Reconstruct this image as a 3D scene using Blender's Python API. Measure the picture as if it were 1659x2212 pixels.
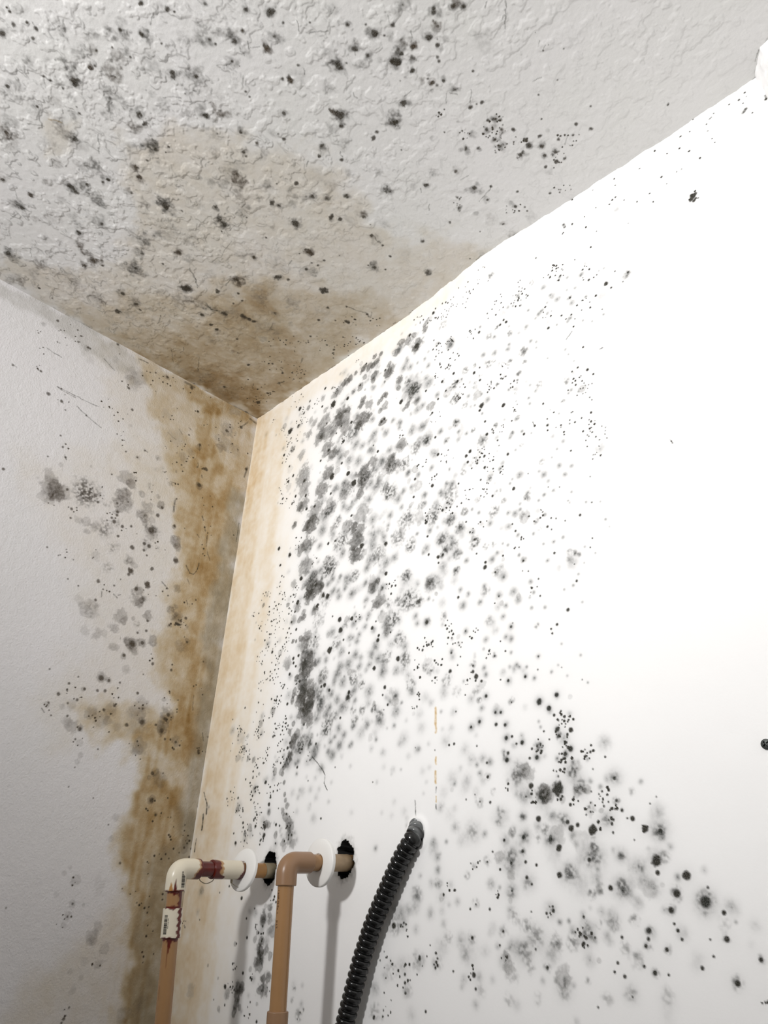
import bpy, bmesh, math, random
import numpy as np
from mathutils import Vector, Matrix

# ------------------------------------------------------------------ scene, camera, light
for o in list(bpy.data.objects):
    bpy.data.objects.remove(o)
SC = bpy.context.scene
COL = SC.collection
H = 2.4                                   # ceiling height (m); back wall is y = 0, left wall is x = 0

cd = bpy.data.cameras.new('camera')
cam = bpy.data.objects.new('camera', cd)
COL.objects.link(cam)
cd.sensor_fit = 'VERTICAL'
cd.sensor_height = 36.0
cd.lens = 1661.0 / 2212.0 * 36.0
cd.clip_start = 0.01
_r = [[0.696195, 0.326753, 0.639176], [0.716521, -0.370528, -0.591022], [0.043715, 0.869449, -0.492085]]
_m = Matrix(_r).to_4x4()
_m.translation = Vector((1.11969, -0.67125, H - 0.92504))
cam.matrix_world = _m
SC.camera = cam

SC.view_settings.view_transform = 'Standard'
SC.view_settings.look = 'None'
SC.view_settings.gamma = 1.0
SC.view_settings.use_curve_mapping = False
SC.view_settings.exposure = 0.0

LAMP_POS = (0.68, -1.7, H - 0.36)
LAMP_AIM = (0.68, 0.0, H - 0.02)
LAMP_W = 114.0
AMBIENT = 0.2
wd = bpy.data.worlds.new('room_light')
SC.world = wd
wd.use_nodes = True
_bg = wd.node_tree.nodes['Background']
_bg.inputs[0].default_value = (1.0, 0.985, 0.965, 1)
_bg.inputs[1].default_value = AMBIENT
ld = bpy.data.lights.new('room_lamp', 'SPOT')
ld.energy = LAMP_W
ld.color = (1.0, 0.99, 0.985)
ld.shadow_soft_size = 0.075
lo = bpy.data.objects.new('room_lamp', ld)
lo.location = LAMP_POS
ld.spot_size = math.radians(88)
ld.spot_blend = 1.0
lo.rotation_euler = (Vector(LAMP_AIM) - Vector(LAMP_POS)).to_track_quat('-Z', 'Y').to_euler()
COL.objects.link(lo)

# ------------------------------------------------------------------ survey of the mould marks and water stains
# each mark: kind u v radius strength; u, v in 0.1 mm on its own surface, radius in 0.01 mm
#   back wall: u right from the corner, v down from the ceiling
#   ceiling:   u right from the corner, v out from the back wall
#   left wall: u out from the corner, v down from the ceiling
MARKS_WALL = '''
d 2851 1884 312 92;d 2620 2490 511 92;d 3193 2852 551 92;d 3041 2602 394 92;d 2850 2327 228 92;d 2462 1892 294 92;d 3721 2487 235 92;d 5008 3125 223 92;
d 1857 2251 301 92;d 2228 2907 257 92;d 2011 2878 262 92;d 2556 3171 198 92;d 4009 4215 329 92;d 5030 4754 252 92;d 5111 4748 197 92;d 5037 4841 143 92;
d 2065 4181 338 92;d 2470 4410 300 92;d 2674 4641 380 92;d 2779 4689 420 92;d 4906 3604 257 92;d 4562 3350 207 92;d 5390 3767 131 92;d 5101 4069 207 92;
d 5437 4090 127 92;d 4831 4378 170 92;d 4858 4662 166 92;d 4043 4698 277 92;d 4801 4151 231 92;d 3491 4068 390 92;d 2682 3761 236 92;d 1347 3407 320 92;
d 1441 3753 234 92;d 1681 3634 385 92;d 1269 2386 255 92;d 5376 5425 166 92;d 4165 5036 153 92;d 3836 1912 217 92;d 3017 1578 288 92;d 1137 1396 271 92;
d 1376 2068 258 92;d 1504 2003 256 92;d 1352 1736 204 92;d 1651 2484 247 92;d 4546 3644 183 92;d 2271 2020 216 92;d 2635 1620 161 92;d 2340 1263 168 92;
d 2629 2824 226 92;d 3197 3445 208 92;d 1945 2591 267 92;d 2846 3770 186 92;d 3611 2320 144 92;d 4381 2647 91 80;b 2530 2381 1166 55;b 3425 2814 1462 60;
b 2411 1842 1212 45;b 2581 2033 1053 50;b 2381 2638 1342 50;b 2646 3063 1234 30;b 1811 2110 1524 40;b 1888 2416 1355 35;b 2301 1437 1388 38;b 2158 1512 1117 40;
b 2552 1533 950 40;b 2878 1598 1320 40;b 3303 1669 1401 60;b 3213 1739 766 50;b 2185 3227 1392 62;b 2065 3205 895 60;b 2151 3588 1118 50;b 1970 3640 854 48;
b 1938 2748 1193 42;b 1816 2745 802 40;b 2153 3991 1334 40;b 2496 4461 1262 55;b 2346 4550 1155 50;b 3270 3668 725 65;b 3444 3778 998 45;b 3347 3954 1326 55;
b 3367 4167 1197 60;b 3109 3600 921 35;b 3420 3498 1357 30;b 1715 3068 582 65;b 3629 2631 844 45;b 4255 2582 761 45;b 4054 2879 1227 42;b 4048 2775 899 42;
b 2243 3015 1531 35;b 3361 3116 698 50;b 2966 2979 968 35;b 1843 1266 723 40;b 1976 1084 724 30;b 1678 1651 860 30;b 1391 1375 594 50;b 1021 691 567 30;
b 1482 917 302 60;b 1227 895 615 70;b 1889 4227 610 30;b 2137 4357 428 30;g 2756 4198 1599 70;g 3001 3817 1376 60;g 4321 2995 1083 60;g 4915 4091 1185 62;
g 4512 4402 970 65;g 4429 3966 1409 45;g 4262 4194 1408 45;g 4058 3374 1297 45;g 4012 3395 867 50;g 2855 3449 1068 40;g 2654 3129 1228 40;g 3094 2926 1202 35;
g 4567 2807 967 40;g 5250 3869 1318 35;g 3374 4517 893 45;g 4443 4839 795 60;g 3860 4327 1342 38;g 4563 5216 1276 50;g 4310 5179 748 50;g 3431 2878 1174 55;
g 4055 2899 891 55;g 3932 3265 880 50;g 4708 3835 694 35;h 3615 2090 776 42;h 3892 2212 754 42;h 4792 2783 844 42;h 5354 2738 686 42;h 5055 2740 580 42;
h 4672 2473 827 42;h 3546 2382 719 42;h 3989 2584 686 42;h 4951 3080 653 42;h 4410 3190 552 42;h 3848 2707 574 42;h 3592 3307 767 42;h 4420 3175 510 42;
h 3596 3028 780 42;h 3729 3143 902 42;h 4340 3449 504 42;h 3740 3976 961 42;h 3961 4099 624 42;h 4033 4524 803 42;h 3696 3697 873 42;h 3730 4157 845 42;
h 3037 2348 874 42;h 2969 2749 687 42;h 2928 2880 976 42;h 3707 2830 576 42;h 3827 2759 802 42;h 3178 2104 1003 42;h 3348 2204 615 42;h 3158 1893 712 42;
h 4192 2260 459 42;h 4080 3763 631 42;h 4231 3558 716 42;h 5230 4277 733 42;h 5405 4457 605 42;h 5270 4657 568 42;h 5073 4507 823 42;h 4867 4300 473 42;
h 5346 4795 628 42;h 5116 4914 636 42;h 5346 5049 479 42;h 4922 5079 978 42;h 4810 4553 654 42;h 5153 4683 448 42;h 4635 4270 310 42;h 4748 3687 559 42;
h 5066 3778 540 42;h 5168 3675 385 42;h 4499 3457 456 42;h 4628 3302 455 42;h 4210 4494 673 42;h 3698 4365 836 42;h 3637 4489 666 42;h 3329 4806 754 42;
h 3053 4765 602 42;h 2912 4635 614 42;h 3609 4728 452 42;h 3802 4819 904 42;h 3866 4752 682 42;h 3989 4907 589 42;h 3045 4454 439 42;h 3202 4519 776 42;
h 2861 4418 625 42;h 2541 4189 697 42;h 2323 4200 804 42;h 2751 2766 747 42;h 3105 3300 657 42;h 2990 3215 619 42;h 2795 3628 519 42;h 2501 3464 975 42;
h 2527 3227 987 42;h 2467 3735 625 42;h 3054 4065 674 42;h 2724 2030 886 42;h 2799 2198 872 42;h 3265 2470 975 42;h 4890 3300 526 42;h 5164 2957 404 42;
h 4773 3842 394 42;h 4307 3718 455 42;h 4042 3917 418 42;h 5270 4558 501 42;h 5229 3465 310 42;k 1479 787 1217 1000;k 1269 1344 1798 1000;k 1197 1510 1194 800;
k 1419 2039 1430 1000;k 1213 2166 1441 600;k 1570 1161 1186 700;k 4691 3195 1243 1200;k 4841 4029 1159 1000;k 1867 3450 1536 1400;k 2373 3962 717 500;
k 4142 4867 971 800;k 1306 2503 1124 600;k 1607 2598 1369 900;k 5129 4050 1128 600;k 1931 4395 1446 1000;k 1593 4300 995 800;k 4936 3488 1193 600;
k 4920 2453 1280 600;d 4358 477 252 92;d 4520 798 415 92;d 2474 914 677 92;d 2865 989 328 92;d 2193 405 266 92;d 2158 800 232 92;d 4205 1763 378 92;
d 5309 1820 215 92;d 5078 1848 219 92;d 3298 469 218 92;d 4748 1841 180 92;d 5000 2130 195 92;d 4884 2328 194 92;d 1466 495 371 92;d 1229 908 553 92;
d 5378 2009 232 92;d 3773 1935 242 92;d 3178 870 215 92;d 2755 1525 187 92;d 5006 1055 185 92;d 5206 1305 135 92;d 5155 2060 172 92;d 5431 2341 165 92;
d 4905 929 118 80;d 4942 1699 112 80;d 5218 1683 109 80;d 4891 1099 117 80;d 5010 1202 95 80;d 5203 1135 94 80;d 5178 1176 94 80;d 1610 672 243 92;
d 3799 894 231 92;d 4901 359 292 92;d 4952 2798 187 92;d 1478 888 212 92;b 4717 468 491 40;b 4707 582 634 50;b 4317 554 705 45;b 4160 506 664 50;
b 4050 657 715 50;b 4444 536 499 45;b 4552 770 977 50;b 4504 835 610 60;b 3509 433 484 60;b 3677 458 425 55;b 3574 571 665 50;b 3381 594 808 60;
b 3236 548 709 60;b 3467 619 588 55;b 3539 843 682 60;b 3518 940 470 60;b 3872 1007 811 60;b 3888 826 461 50;b 3946 931 760 40;b 3800 1132 354 50;
b 2889 552 615 60;b 2803 579 702 50;b 2714 580 565 45;b 2603 671 992 30;b 2516 699 854 35;b 2402 511 290 60;b 3031 506 388 50;b 4145 1288 684 55;
b 4128 1450 436 50;b 3791 1405 499 50;b 3743 1471 548 60;b 3845 1434 446 55;b 3680 1518 350 50;b 3293 1222 628 50;b 3246 1327 574 55;b 3445 1407 768 40;
b 2899 1243 672 50;b 2692 1209 1094 40;b 2672 1295 1226 42;b 3491 1660 452 50;b 2828 1397 1206 35;b 3011 916 435 40;b 3182 911 644 45;b 3281 746 538 40;
b 2166 614 469 30;b 2270 945 514 30;b 2241 1201 1412 30;b 3800 1948 724 60;b 3833 1654 735 40;b 3731 1692 443 45;b 4346 1898 510 50;b 4275 1948 325 50;
b 4848 2179 656 40;b 1762 479 303 70;b 1747 600 483 50;b 2218 1504 390 50;g 4458 1662 1212 62;g 5323 2048 720 60;g 5344 2305 873 60;g 4340 1453 619 60;
g 4531 1669 834 50;g 4792 2762 846 55;g 5353 2747 605 55;g 5106 754 842 25;g 3044 1849 1028 50;h 4238 1099 736 42;h 4391 1164 628 42;h 4310 1001 540 42;
h 4563 1925 637 42;h 4685 2084 579 42;h 4568 2109 674 42;h 4212 2174 414 42;h 4462 2443 754 42;h 4033 2042 471 42;h 4457 1629 1635 42;h 5269 1232 672 42;
h 4743 1588 549 42;h 4793 1725 904 42;h 4785 1368 509 42;h 4710 1189 376 42;h 3532 1126 517 42;h 3553 1782 596 42;h 4718 2485 433 42;h 4981 2040 523 42;
h 5394 2912 318 42;h 4114 623 764 42;k 5109 1179 2506 1400;k 5089 1588 1779 1400;k 1678 796 1800 1400;k 1945 626 1189 800;k 1582 593 915 800;
k 4539 329 1505 1000;k 4887 411 1458 800;k 5128 545 2129 1000;k 3066 248 561 500;k 2441 583 1728 1200;k 4272 2435 1127 800;k 995 743 944 600;
k 1262 1102 1822 800;k 2874 1837 1042 600;d 7873 1815 288 92;d 7932 1925 132 92;d 6267 1395 161 92;d 6204 1443 184 92;d 5817 1342 215 92;d 5699 2034 254 92;
d 5823 2676 372 92;d 6192 2865 271 92;d 5802 2220 181 92;d 5785 2743 196 92;d 5872 2974 170 92;d 5897 3199 209 92;d 6495 3478 174 92;d 7455 2612 132 92;
d 7480 2987 182 92;d 6980 1993 186 92;d 7195 1910 142 92;d 6679 1190 112 80;d 6701 1224 134 92;d 6613 1127 136 92;d 6276 1161 116 80;d 5989 1094 120 80;
d 7201 3499 90 80;d 6316 3184 121 92;d 6177 3181 102 80;d 7239 3661 124 92;d 6073 3380 122 92;d 7644 1584 160 92;d 6664 3433 153 92;d 6813 3163 135 92;
d 8177 1833 149 92;d 8012 1697 95 80;d 7713 1911 155 92;d 7346 1698 143 92;d 6894 641 114 80;d 8095 1936 93 80;d 7774 2186 94 80;d 7164 3646 89 80;
d 7471 3217 72 80;d 7493 3457 88 80;d 7469 3407 88 80;d 7532 4053 83 80;d 7402 3944 85 80;d 6309 1458 205 92;d 5802 1994 138 92;d 5965 2424 110 80;
d 5930 2503 131 92;d 5073 1277 128 80;g 5436 2019 567 50;g 6357 1708 535 50;g 6570 2150 763 50;g 6568 2336 376 60;g 6460 2480 418 55;g 6435 2573 250 60;
g 6387 2781 247 60;g 6782 1031 404 45;g 6116 465 543 45;g 7346 1698 407 45;g 7177 2985 451 45;g 6768 2831 515 35;g 6047 3127 415 50;g 8156 1862 520 50;
g 6140 1457 369 50;g 5999 1536 558 35;g 5545 1893 614 40;g 5711 1906 372 55;g 6330 2197 518 45;g 6180 2166 526 40;g 5962 2017 587 45;g 6057 2015 314 50;
g 5728 2215 364 50;g 5662 2292 319 50;g 5810 2147 318 50;g 6103 2459 346 50;g 5515 2516 590 35;g 5796 3243 758 35;g 5657 3010 434 45;g 6455 3601 424 40;
g 7106 3273 296 40;g 7451 2689 262 25;g 6401 2903 163 50;g 6418 3178 319 30;g 6307 3365 199 40;g 6236 2386 258 30;h 6959 1242 436 42;h 7158 1591 459 42;
h 7057 1452 298 42;h 6631 1759 433 42;h 6690 1483 263 42;h 6847 1658 385 42;h 6687 2043 338 42;h 6776 2109 250 42;h 6770 2204 207 42;h 6999 1551 212 42;
h 6985 1738 252 42;h 6911 1631 341 42;h 7114 2019 203 42;h 7275 2072 239 42;h 7316 2034 359 42;h 6309 1959 440 42;h 5828 2819 260 42;h 5698 2611 222 42;
h 6288 2653 294 42;h 6633 2767 242 42;h 6714 2904 277 42;h 6601 2957 279 42;h 6615 3056 237 42;h 5825 2480 266 42;h 5586 2386 364 42;h 5922 2630 522 42;
h 5240 1240 556 42;h 7226 1243 298 42;h 7340 1325 251 42;h 7573 1831 276 42;h 6441 1245 228 42;h 6537 1116 411 42;h 6570 1320 224 42;h 5876 1804 462 42;
h 6334 1883 309 42;h 6079 1890 496 42;h 7366 1801 444 42;h 7547 1417 367 42;h 7234 3166 258 42;h 7186 3198 185 42;h 7326 3244 181 42;h 6855 3513 224 42;
h 6465 3421 273 42;h 6606 3518 153 42;h 7029 3427 148 42;h 6908 3307 151 42;h 7200 2497 234 42;h 7238 2603 154 42;h 7309 2748 151 42;h 6930 2484 160 42;
h 7782 2276 187 42;h 7619 2285 152 42;h 7491 2191 194 42;h 7988 2097 483 12;h 7799 1534 158 42;h 7872 1542 196 42;h 7311 1537 207 42;h 7435 1578 244 42;
h 6089 1604 367 42;h 5843 1256 288 42;k 5649 1318 1458 800;k 5303 1549 1725 800;k 5399 2218 1404 700;k 6240 2300 1296 800;k 5972 2416 1317 700;
k 6554 1201 1359 800;k 7114 1113 1952 1000;k 7639 1450 1815 1000;k 5173 445 1601 800;k 5537 425 3114 1000;k 6108 1046 2141 800;k 7243 1040 2585 1000;
k 7434 2002 2369 900;k 7301 3025 2221 700;k 7427 3212 1801 800;k 7376 3732 1389 800;k 6354 2604 837 800;k 6374 3034 810 800;k 5201 1141 1020 600;
k 6966 1714 1264 800;k 7504 3974 1680 500;k 7018 3555 2193 500;k 6608 1019 2740 800;k 5838 424 3039 600;l 7673 2786 37 80 7717 2785;l 6640 3358 39 80 6664 3429;
l 7232 2347 40 80 7324 2266;d 6227 3667 192 92;d 5530 3383 228 92;d 5598 3337 246 92;d 5556 3496 188 92;d 5846 3706 180 92;d 5773 3866 143 92;d 6293 4212 216 92;
d 5960 4187 172 92;d 6292 4810 143 92;d 6748 4913 150 92;d 6806 4821 105 92;d 6872 4850 89 92;d 6801 4969 89 92;d 6991 4923 87 92;d 6090 5078 127 92;
d 5820 5081 179 92;d 5810 5146 276 92;d 7188 4923 143 92;d 6581 5529 101 92;d 7072 5701 135 92;d 5514 4402 124 92;d 6522 4087 82 80;d 6589 5742 100 92;
d 6093 3472 90 80;d 5844 3527 183 92;d 5984 3785 106 92;d 5682 4917 117 92;d 6249 4700 112 92;d 6266 5036 109 92;d 5966 5258 127 92;d 6384 5240 136 92;
d 6093 5363 77 80;d 6009 5586 92 92;d 6850 3516 149 92;d 7147 4031 123 92;d 6797 4393 78 80;d 6952 4456 76 80;d 7352 4821 85 92;d 7363 4485 73 80;
d 7314 5259 82 92;d 7276 5361 82 92;d 6816 5279 144 92;d 6458 4427 80 80;d 6447 5393 89 92;d 6365 5365 75 80;d 7062 5496 69 80;d 5767 4109 106 92;
g 5663 4749 848 65;g 5979 4409 776 50;g 5399 4455 747 55;g 5244 4281 841 45;g 5491 4235 538 50;g 5917 3902 459 50;g 5345 5044 514 55;g 5092 4514 912 45;
g 5312 4654 672 40;g 5172 4689 608 50;g 5098 4747 430 65;g 5359 4815 731 35;g 7072 5362 334 55;g 7014 5320 309 40;g 7003 5399 475 35;g 7133 5396 276 40;
g 6436 4648 570 40;g 6732 4007 387 35;g 6476 4389 579 35;g 6868 4468 399 35;g 6590 4789 400 40;g 6639 4896 304 40;g 5178 2963 525 45;g 5811 3324 929 20;
g 5671 3531 853 30;g 5473 3615 563 30;g 6045 4153 684 30;g 6136 4320 402 40;g 5823 4858 431 40;g 5949 4877 392 50;g 5810 5473 632 30;g 5971 5255 569 35;
g 6386 5238 425 40;g 6214 4714 322 30;g 5253 3993 597 50;g 7046 4702 295 40;g 5716 4156 459 30;h 5273 3719 570 42;h 6393 4049 566 42;h 6093 3834 314 42;
h 6744 4197 477 42;h 6683 4123 225 42;h 7136 4239 304 42;h 6971 4167 373 42;h 7036 4321 336 42;h 6732 4475 280 42;h 6648 4520 219 42;h 6279 4067 202 42;
h 6242 4117 235 42;h 6197 4520 327 42;h 6297 4573 484 42;h 6721 4746 244 42;h 6632 4652 434 15;h 5763 4520 479 15;h 5906 4572 336 42;h 5633 4595 344 42;
h 5730 4345 278 42;h 5620 4253 248 42;h 5925 5076 483 42;h 6085 5356 558 42;h 5794 5395 382 42;h 6222 5589 510 42;h 6010 5572 461 42;h 6281 5704 443 42;
h 5412 5330 366 42;h 5538 5426 359 42;h 5517 4961 407 42;h 5311 5178 680 15;h 6005 5011 321 42;h 6095 4911 193 42;h 6169 4959 222 42;h 6549 4939 214 42;
h 6816 5133 263 42;h 6946 5120 231 42;h 6679 5116 178 42;h 6717 5343 290 42;h 6472 5535 322 42;h 6502 5675 231 42;h 6445 5721 174 42;h 7023 5741 190 42;
h 6907 5754 164 42;h 7104 5628 163 42;h 6352 3660 207 42;h 6394 3189 284 42;h 5540 3011 350 42;h 6312 3381 353 42;h 6273 3433 318 42;h 6379 4462 226 42;
h 6375 4540 225 42;h 6078 4696 360 15;h 6324 4875 283 42;h 6326 5145 246 42;h 6503 4353 322 42;h 7279 4788 171 42;h 7459 4851 139 42;h 7495 5090 163 42;
h 7532 5194 107 42;h 7211 5330 137 42;h 7332 5447 134 42;h 7185 5519 108 42;h 7105 4586 178 42;h 6959 3921 191 42;h 6879 4007 159 42;k 6043 3197 1468 700;
k 5509 3989 1458 700;k 5233 4107 1298 1000;k 5169 3272 1582 1000;k 5952 3689 1786 800;k 5725 4571 1539 600;k 7416 3861 913 500;k 6319 4964 937 800;
k 5885 4055 1400 600;k 7453 4224 1029 600;k 6594 4730 1082 600;k 6130 3835 1042 500;k 5808 3413 1108 800;k 5709 3547 1292 1200;d 2935 5566 453 92;
d 2042 4588 354 92;d 3103 5146 376 92;d 3145 5311 391 92;d 3376 5195 305 92;d 3819 5448 250 92;d 3940 5653 262 92;d 3957 5591 188 92;d 4342 5997 316 92;
d 3897 6033 274 92;d 4120 6333 228 92;d 4089 6429 140 92;d 3403 6340 318 92;d 3419 6272 263 92;d 2884 6073 300 92;d 2817 6081 201 92;d 2032 5748 220 92;
d 2100 5586 199 92;d 2083 5513 267 92;d 2207 5496 220 92;d 4930 5912 134 92;d 4780 5978 152 92;d 4190 6572 154 92;d 3278 6597 167 92;d 2497 6567 200 92;
d 2172 6851 202 92;d 2185 7015 160 92;d 2055 6201 213 92;d 1936 4892 187 92;d 1895 4984 163 92;d 1626 4416 148 92;d 1412 4407 125 80;d 1508 5286 236 92;
d 1716 5399 161 92;d 2555 4777 313 92;d 4247 4937 153 92;d 4174 4921 154 92;d 3367 5706 157 92;d 3226 5480 162 92;d 3885 5369 115 92;d 4122 6625 71 80;
d 4186 5598 129 92;d 1793 6640 169 92;d 1641 6056 156 92;d 2298 5908 213 92;d 2081 5048 206 92;d 1997 4734 164 92;d 2577 5286 151 92;d 2938 5052 128 92;
d 2998 6168 197 92;d 2165 5652 175 92;d 4691 7171 64 80;d 2802 6877 172 92;d 4726 6510 98 92;d 4737 6561 81 80;d 2215 6985 120 92;d 2220 6784 202 92;
b 2449 5702 1383 70;b 2350 5647 754 60;b 2386 5534 973 50;b 2331 5348 990 42;b 2392 5221 772 40;b 2236 4894 456 60;b 2128 4904 460 55;b 2221 4799 413 40;
b 2290 4518 697 60;b 2333 4436 815 55;b 2606 4458 591 60;b 2370 4313 1169 45;b 2519 4803 560 55;b 2499 4853 627 40;b 2468 6089 1450 50;b 2565 6236 1220 62;
b 2383 6204 1139 50;b 2554 6330 1012 60;b 2561 6466 1102 52;b 2387 6398 613 40;b 2386 6057 836 45;b 2376 5989 841 40;b 2207 5831 388 60;b 2325 5829 640 45;
b 2181 6630 451 50;b 2252 6513 369 55;b 2288 6731 605 60;b 2254 6836 281 50;b 2355 6678 523 40;b 2233 6941 479 55;b 2259 7020 396 50;b 1963 5584 893 25;
b 1941 5615 670 20;b 2206 5231 448 50;b 2027 5225 318 70;b 2113 5245 270 60;b 2065 4683 703 40;b 2185 6104 339 60;b 2169 6167 423 50;b 2198 6023 383 50;
b 3914 5091 1073 40;b 3872 5130 684 40;b 3892 4762 440 55;b 3783 4834 804 45;b 1095 4385 308 50;b 1789 4561 338 50;g 4229 5426 1074 65;g 4462 5223 1287 55;
g 4710 5307 714 50;g 4360 5740 894 50;g 4465 6027 901 60;g 2822 5926 1056 55;g 3500 6082 908 55;g 3668 6214 590 50;g 3411 6335 637 60;g 3005 6619 952 40;
g 4927 6268 650 50;g 4831 6206 495 40;g 2789 6242 1196 40;g 2519 5373 1297 40;g 3089 5503 919 45;g 4131 5926 721 50;g 4044 6677 585 45;g 4597 6374 750 40;
g 3233 5268 614 40;g 4118 5163 686 50;g 4014 4900 666 50;g 2749 4756 993 35;g 2630 5039 1094 35;g 2370 4313 1403 40;g 3576 6661 540 55;g 3933 6580 490 60;
g 3708 6558 609 50;g 3542 6531 547 45;g 3126 6554 643 40;h 3020 4669 477 42;h 2955 5303 712 42;h 3722 5240 550 42;h 3657 4995 523 42;h 3633 4703 493 42;
h 3171 4676 428 42;h 3425 5282 604 42;h 3436 5149 365 42;h 3350 5480 519 42;h 3422 5497 397 42;h 3521 5569 509 42;h 3559 5480 431 42;h 3666 5391 469 42;
h 3853 5486 458 42;h 4100 5593 667 42;h 4102 5450 561 42;h 4635 5483 461 42;h 4679 5594 421 42;h 4837 5618 551 42;h 4869 5303 281 42;h 3915 5739 634 42;
h 3836 5847 485 42;h 3960 5912 623 42;h 4060 5972 543 42;h 3801 5964 482 42;h 4069 6110 787 42;h 4319 6145 592 42;h 4468 5863 526 42;h 3202 5661 680 42;
h 3365 5874 854 42;h 3505 5768 580 42;h 3201 5872 670 42;h 2868 5705 534 42;h 2690 5684 710 42;h 3129 5970 709 42;h 3094 6075 510 42;h 3274 6109 771 42;
h 3600 5946 567 42;h 3819 6332 793 42;h 3052 6225 585 42;h 2971 6148 474 42;h 3181 6326 651 42;h 3299 6453 750 42;h 3039 6410 578 42;h 2966 6491 579 42;
h 4346 6683 734 42;h 4316 6479 612 42;h 4228 6536 375 42;h 4610 6475 561 42;h 3822 6771 489 42;h 4316 6858 330 42;h 4038 6747 616 42;h 3703 6868 701 22;
h 3542 6758 359 42;h 3261 6732 627 42;h 3373 6836 544 42;h 3297 6956 615 42;h 3108 6888 481 42;h 3194 6840 369 42;h 2617 6761 703 42;h 2434 6859 789 42;
h 2833 6926 682 42;h 2655 6857 580 42;h 3175 7071 654 42;h 2801 7040 565 42;h 3077 7015 441 42;h 3541 6974 353 42;h 3975 6878 512 15;h 4003 6980 304 42;
h 4498 7033 703 20;h 4425 7090 417 20;h 4785 6954 687 15;h 4719 7194 463 22;h 4136 7161 493 20;h 4583 7255 405 15;h 4908 7154 303 15;h 4840 6586 640 14;
h 4752 6775 636 12;h 3552 6405 441 42;h 3518 6278 558 42;h 2846 6299 790 42;h 2724 6119 809 42;h 2831 6376 669 42;h 2778 6523 665 42;h 2642 7095 571 20;
h 2443 7072 466 42;h 3358 7107 356 15;h 4528 6822 324 12;h 2768 4486 538 42;h 4449 4927 1128 20;h 4440 6586 233 42;k 1492 4054 1271 800;k 1159 4242 1547 800;
k 1918 4472 960 800;k 1603 4502 1473 1000;k 1314 4562 1501 800;k 1425 4822 1221 800;k 1117 4648 2021 900;k 1623 4776 1447 800;k 1477 5099 1914 800;
k 1881 5264 1147 800;k 1913 5126 923 600;k 1640 5500 1383 1000;k 1500 5668 1384 1000;k 1652 5715 1136 800;k 1291 5788 1164 600;k 1912 5920 1317 1000;
k 1827 6058 1315 900;k 1799 6205 1088 800;k 1702 6273 874 600;k 2000 6418 1266 1000;k 1421 6547 1099 900;k 1819 6603 847 600;k 2072 6526 1041 1000;
k 1992 6817 823 1000;k 1700 6828 843 800;k 2108 7033 1003 900;k 1275 5276 1443 600;k 4786 5920 1016 1400;k 4657 6156 842 800;k 838 4518 780 500;
k 1451 6957 1067 600;k 1894 4675 950 800;k 2233 5912 641 700;k 4712 6687 964 500;k 3489 5214 804 500;d 5243 6341 235 92;d 5639 6488 282 92;d 5597 6420 195 92;
d 5721 6555 146 92;d 6936 6000 187 92;d 6783 6131 148 92;d 6332 6622 149 92;d 6500 6578 80 92;d 6495 6926 285 92;d 6613 7014 228 92;d 6717 6891 228 92;
d 6697 7244 221 92;d 6857 7273 240 92;d 6838 7457 248 92;d 6428 7491 211 92;d 6253 7317 206 92;d 6046 7243 199 92;d 5915 7078 178 92;d 6037 7101 161 92;
d 6533 7241 100 92;d 6712 7314 158 92;d 6595 7331 86 92;d 6044 7472 208 92;d 6064 7402 157 92;d 6124 7238 145 92;d 6179 7321 117 92;d 6440 7378 125 92;
d 5229 7209 131 92;d 5303 7206 145 92;d 5783 6740 171 92;d 5475 6673 89 92;d 5405 6197 93 92;d 5361 6293 93 92;d 6340 7488 138 92;d 6373 7397 126 92;
d 6772 7498 190 92;d 7060 7514 126 92;d 6167 6005 131 92;d 5919 6300 102 92;d 6192 5967 73 80;d 6099 6622 153 92;d 5944 5656 92 92;d 6517 6434 81 92;
d 5994 6592 85 92;d 6134 6871 81 92;d 5908 6945 138 92;d 5982 6956 137 92;d 5558 7055 143 92;d 5681 7013 169 92;d 6671 7095 150 92;d 6718 7155 86 92;
d 5775 7470 134 92;d 5598 6349 120 92;d 6075 6275 101 92;d 6009 6143 88 92;d 4843 5620 241 92;d 6743 7543 107 92;d 5638 7274 97 92;d 5333 6842 89 92;
d 6803 6615 64 80;d 7037 6792 61 80;d 6801 7203 73 92;d 6789 7420 72 92;d 6704 6163 108 92;d 6715 6216 108 92;d 5487 5895 95 92;d 5260 6119 127 92;
g 5130 5617 569 40;g 5193 6452 686 42;g 4853 5615 482 50;g 5598 6342 452 40;g 5681 6765 403 45;g 6447 7379 450 50;g 6769 7497 332 60;g 5922 6297 350 40;
g 6525 6080 362 35;g 4870 5051 717 40;g 4951 5106 885 30;g 6135 6849 435 35;g 5348 6608 605 28;g 5634 6660 526 28;g 6033 7453 443 40;g 6719 7304 316 50;
g 5838 5841 520 25;h 5779 6737 400 42;h 5720 6867 370 42;h 5562 7055 427 42;h 5681 7011 452 42;h 5916 6936 443 42;h 5985 6953 329 42;h 6048 7102 403 42;
h 6049 7245 451 42;h 6252 7314 386 42;h 6496 6923 466 42;h 6612 7013 355 42;h 6718 6891 354 42;h 6697 7244 344 42;h 6432 7490 421 42;h 6838 7457 355 42;
h 6107 5728 330 42;h 5451 5553 554 42;h 5725 5583 411 42;h 5798 6073 362 42;h 6090 6108 350 42;h 6160 6151 403 42;h 6061 5855 358 42;h 6167 6005 350 42;
h 6517 6432 270 42;h 6451 6661 293 42;h 6675 6638 208 42;h 6863 6717 152 42;h 5764 6410 324 42;h 5786 6493 350 42;h 6222 6465 278 42;h 6259 6498 277 42;
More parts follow.
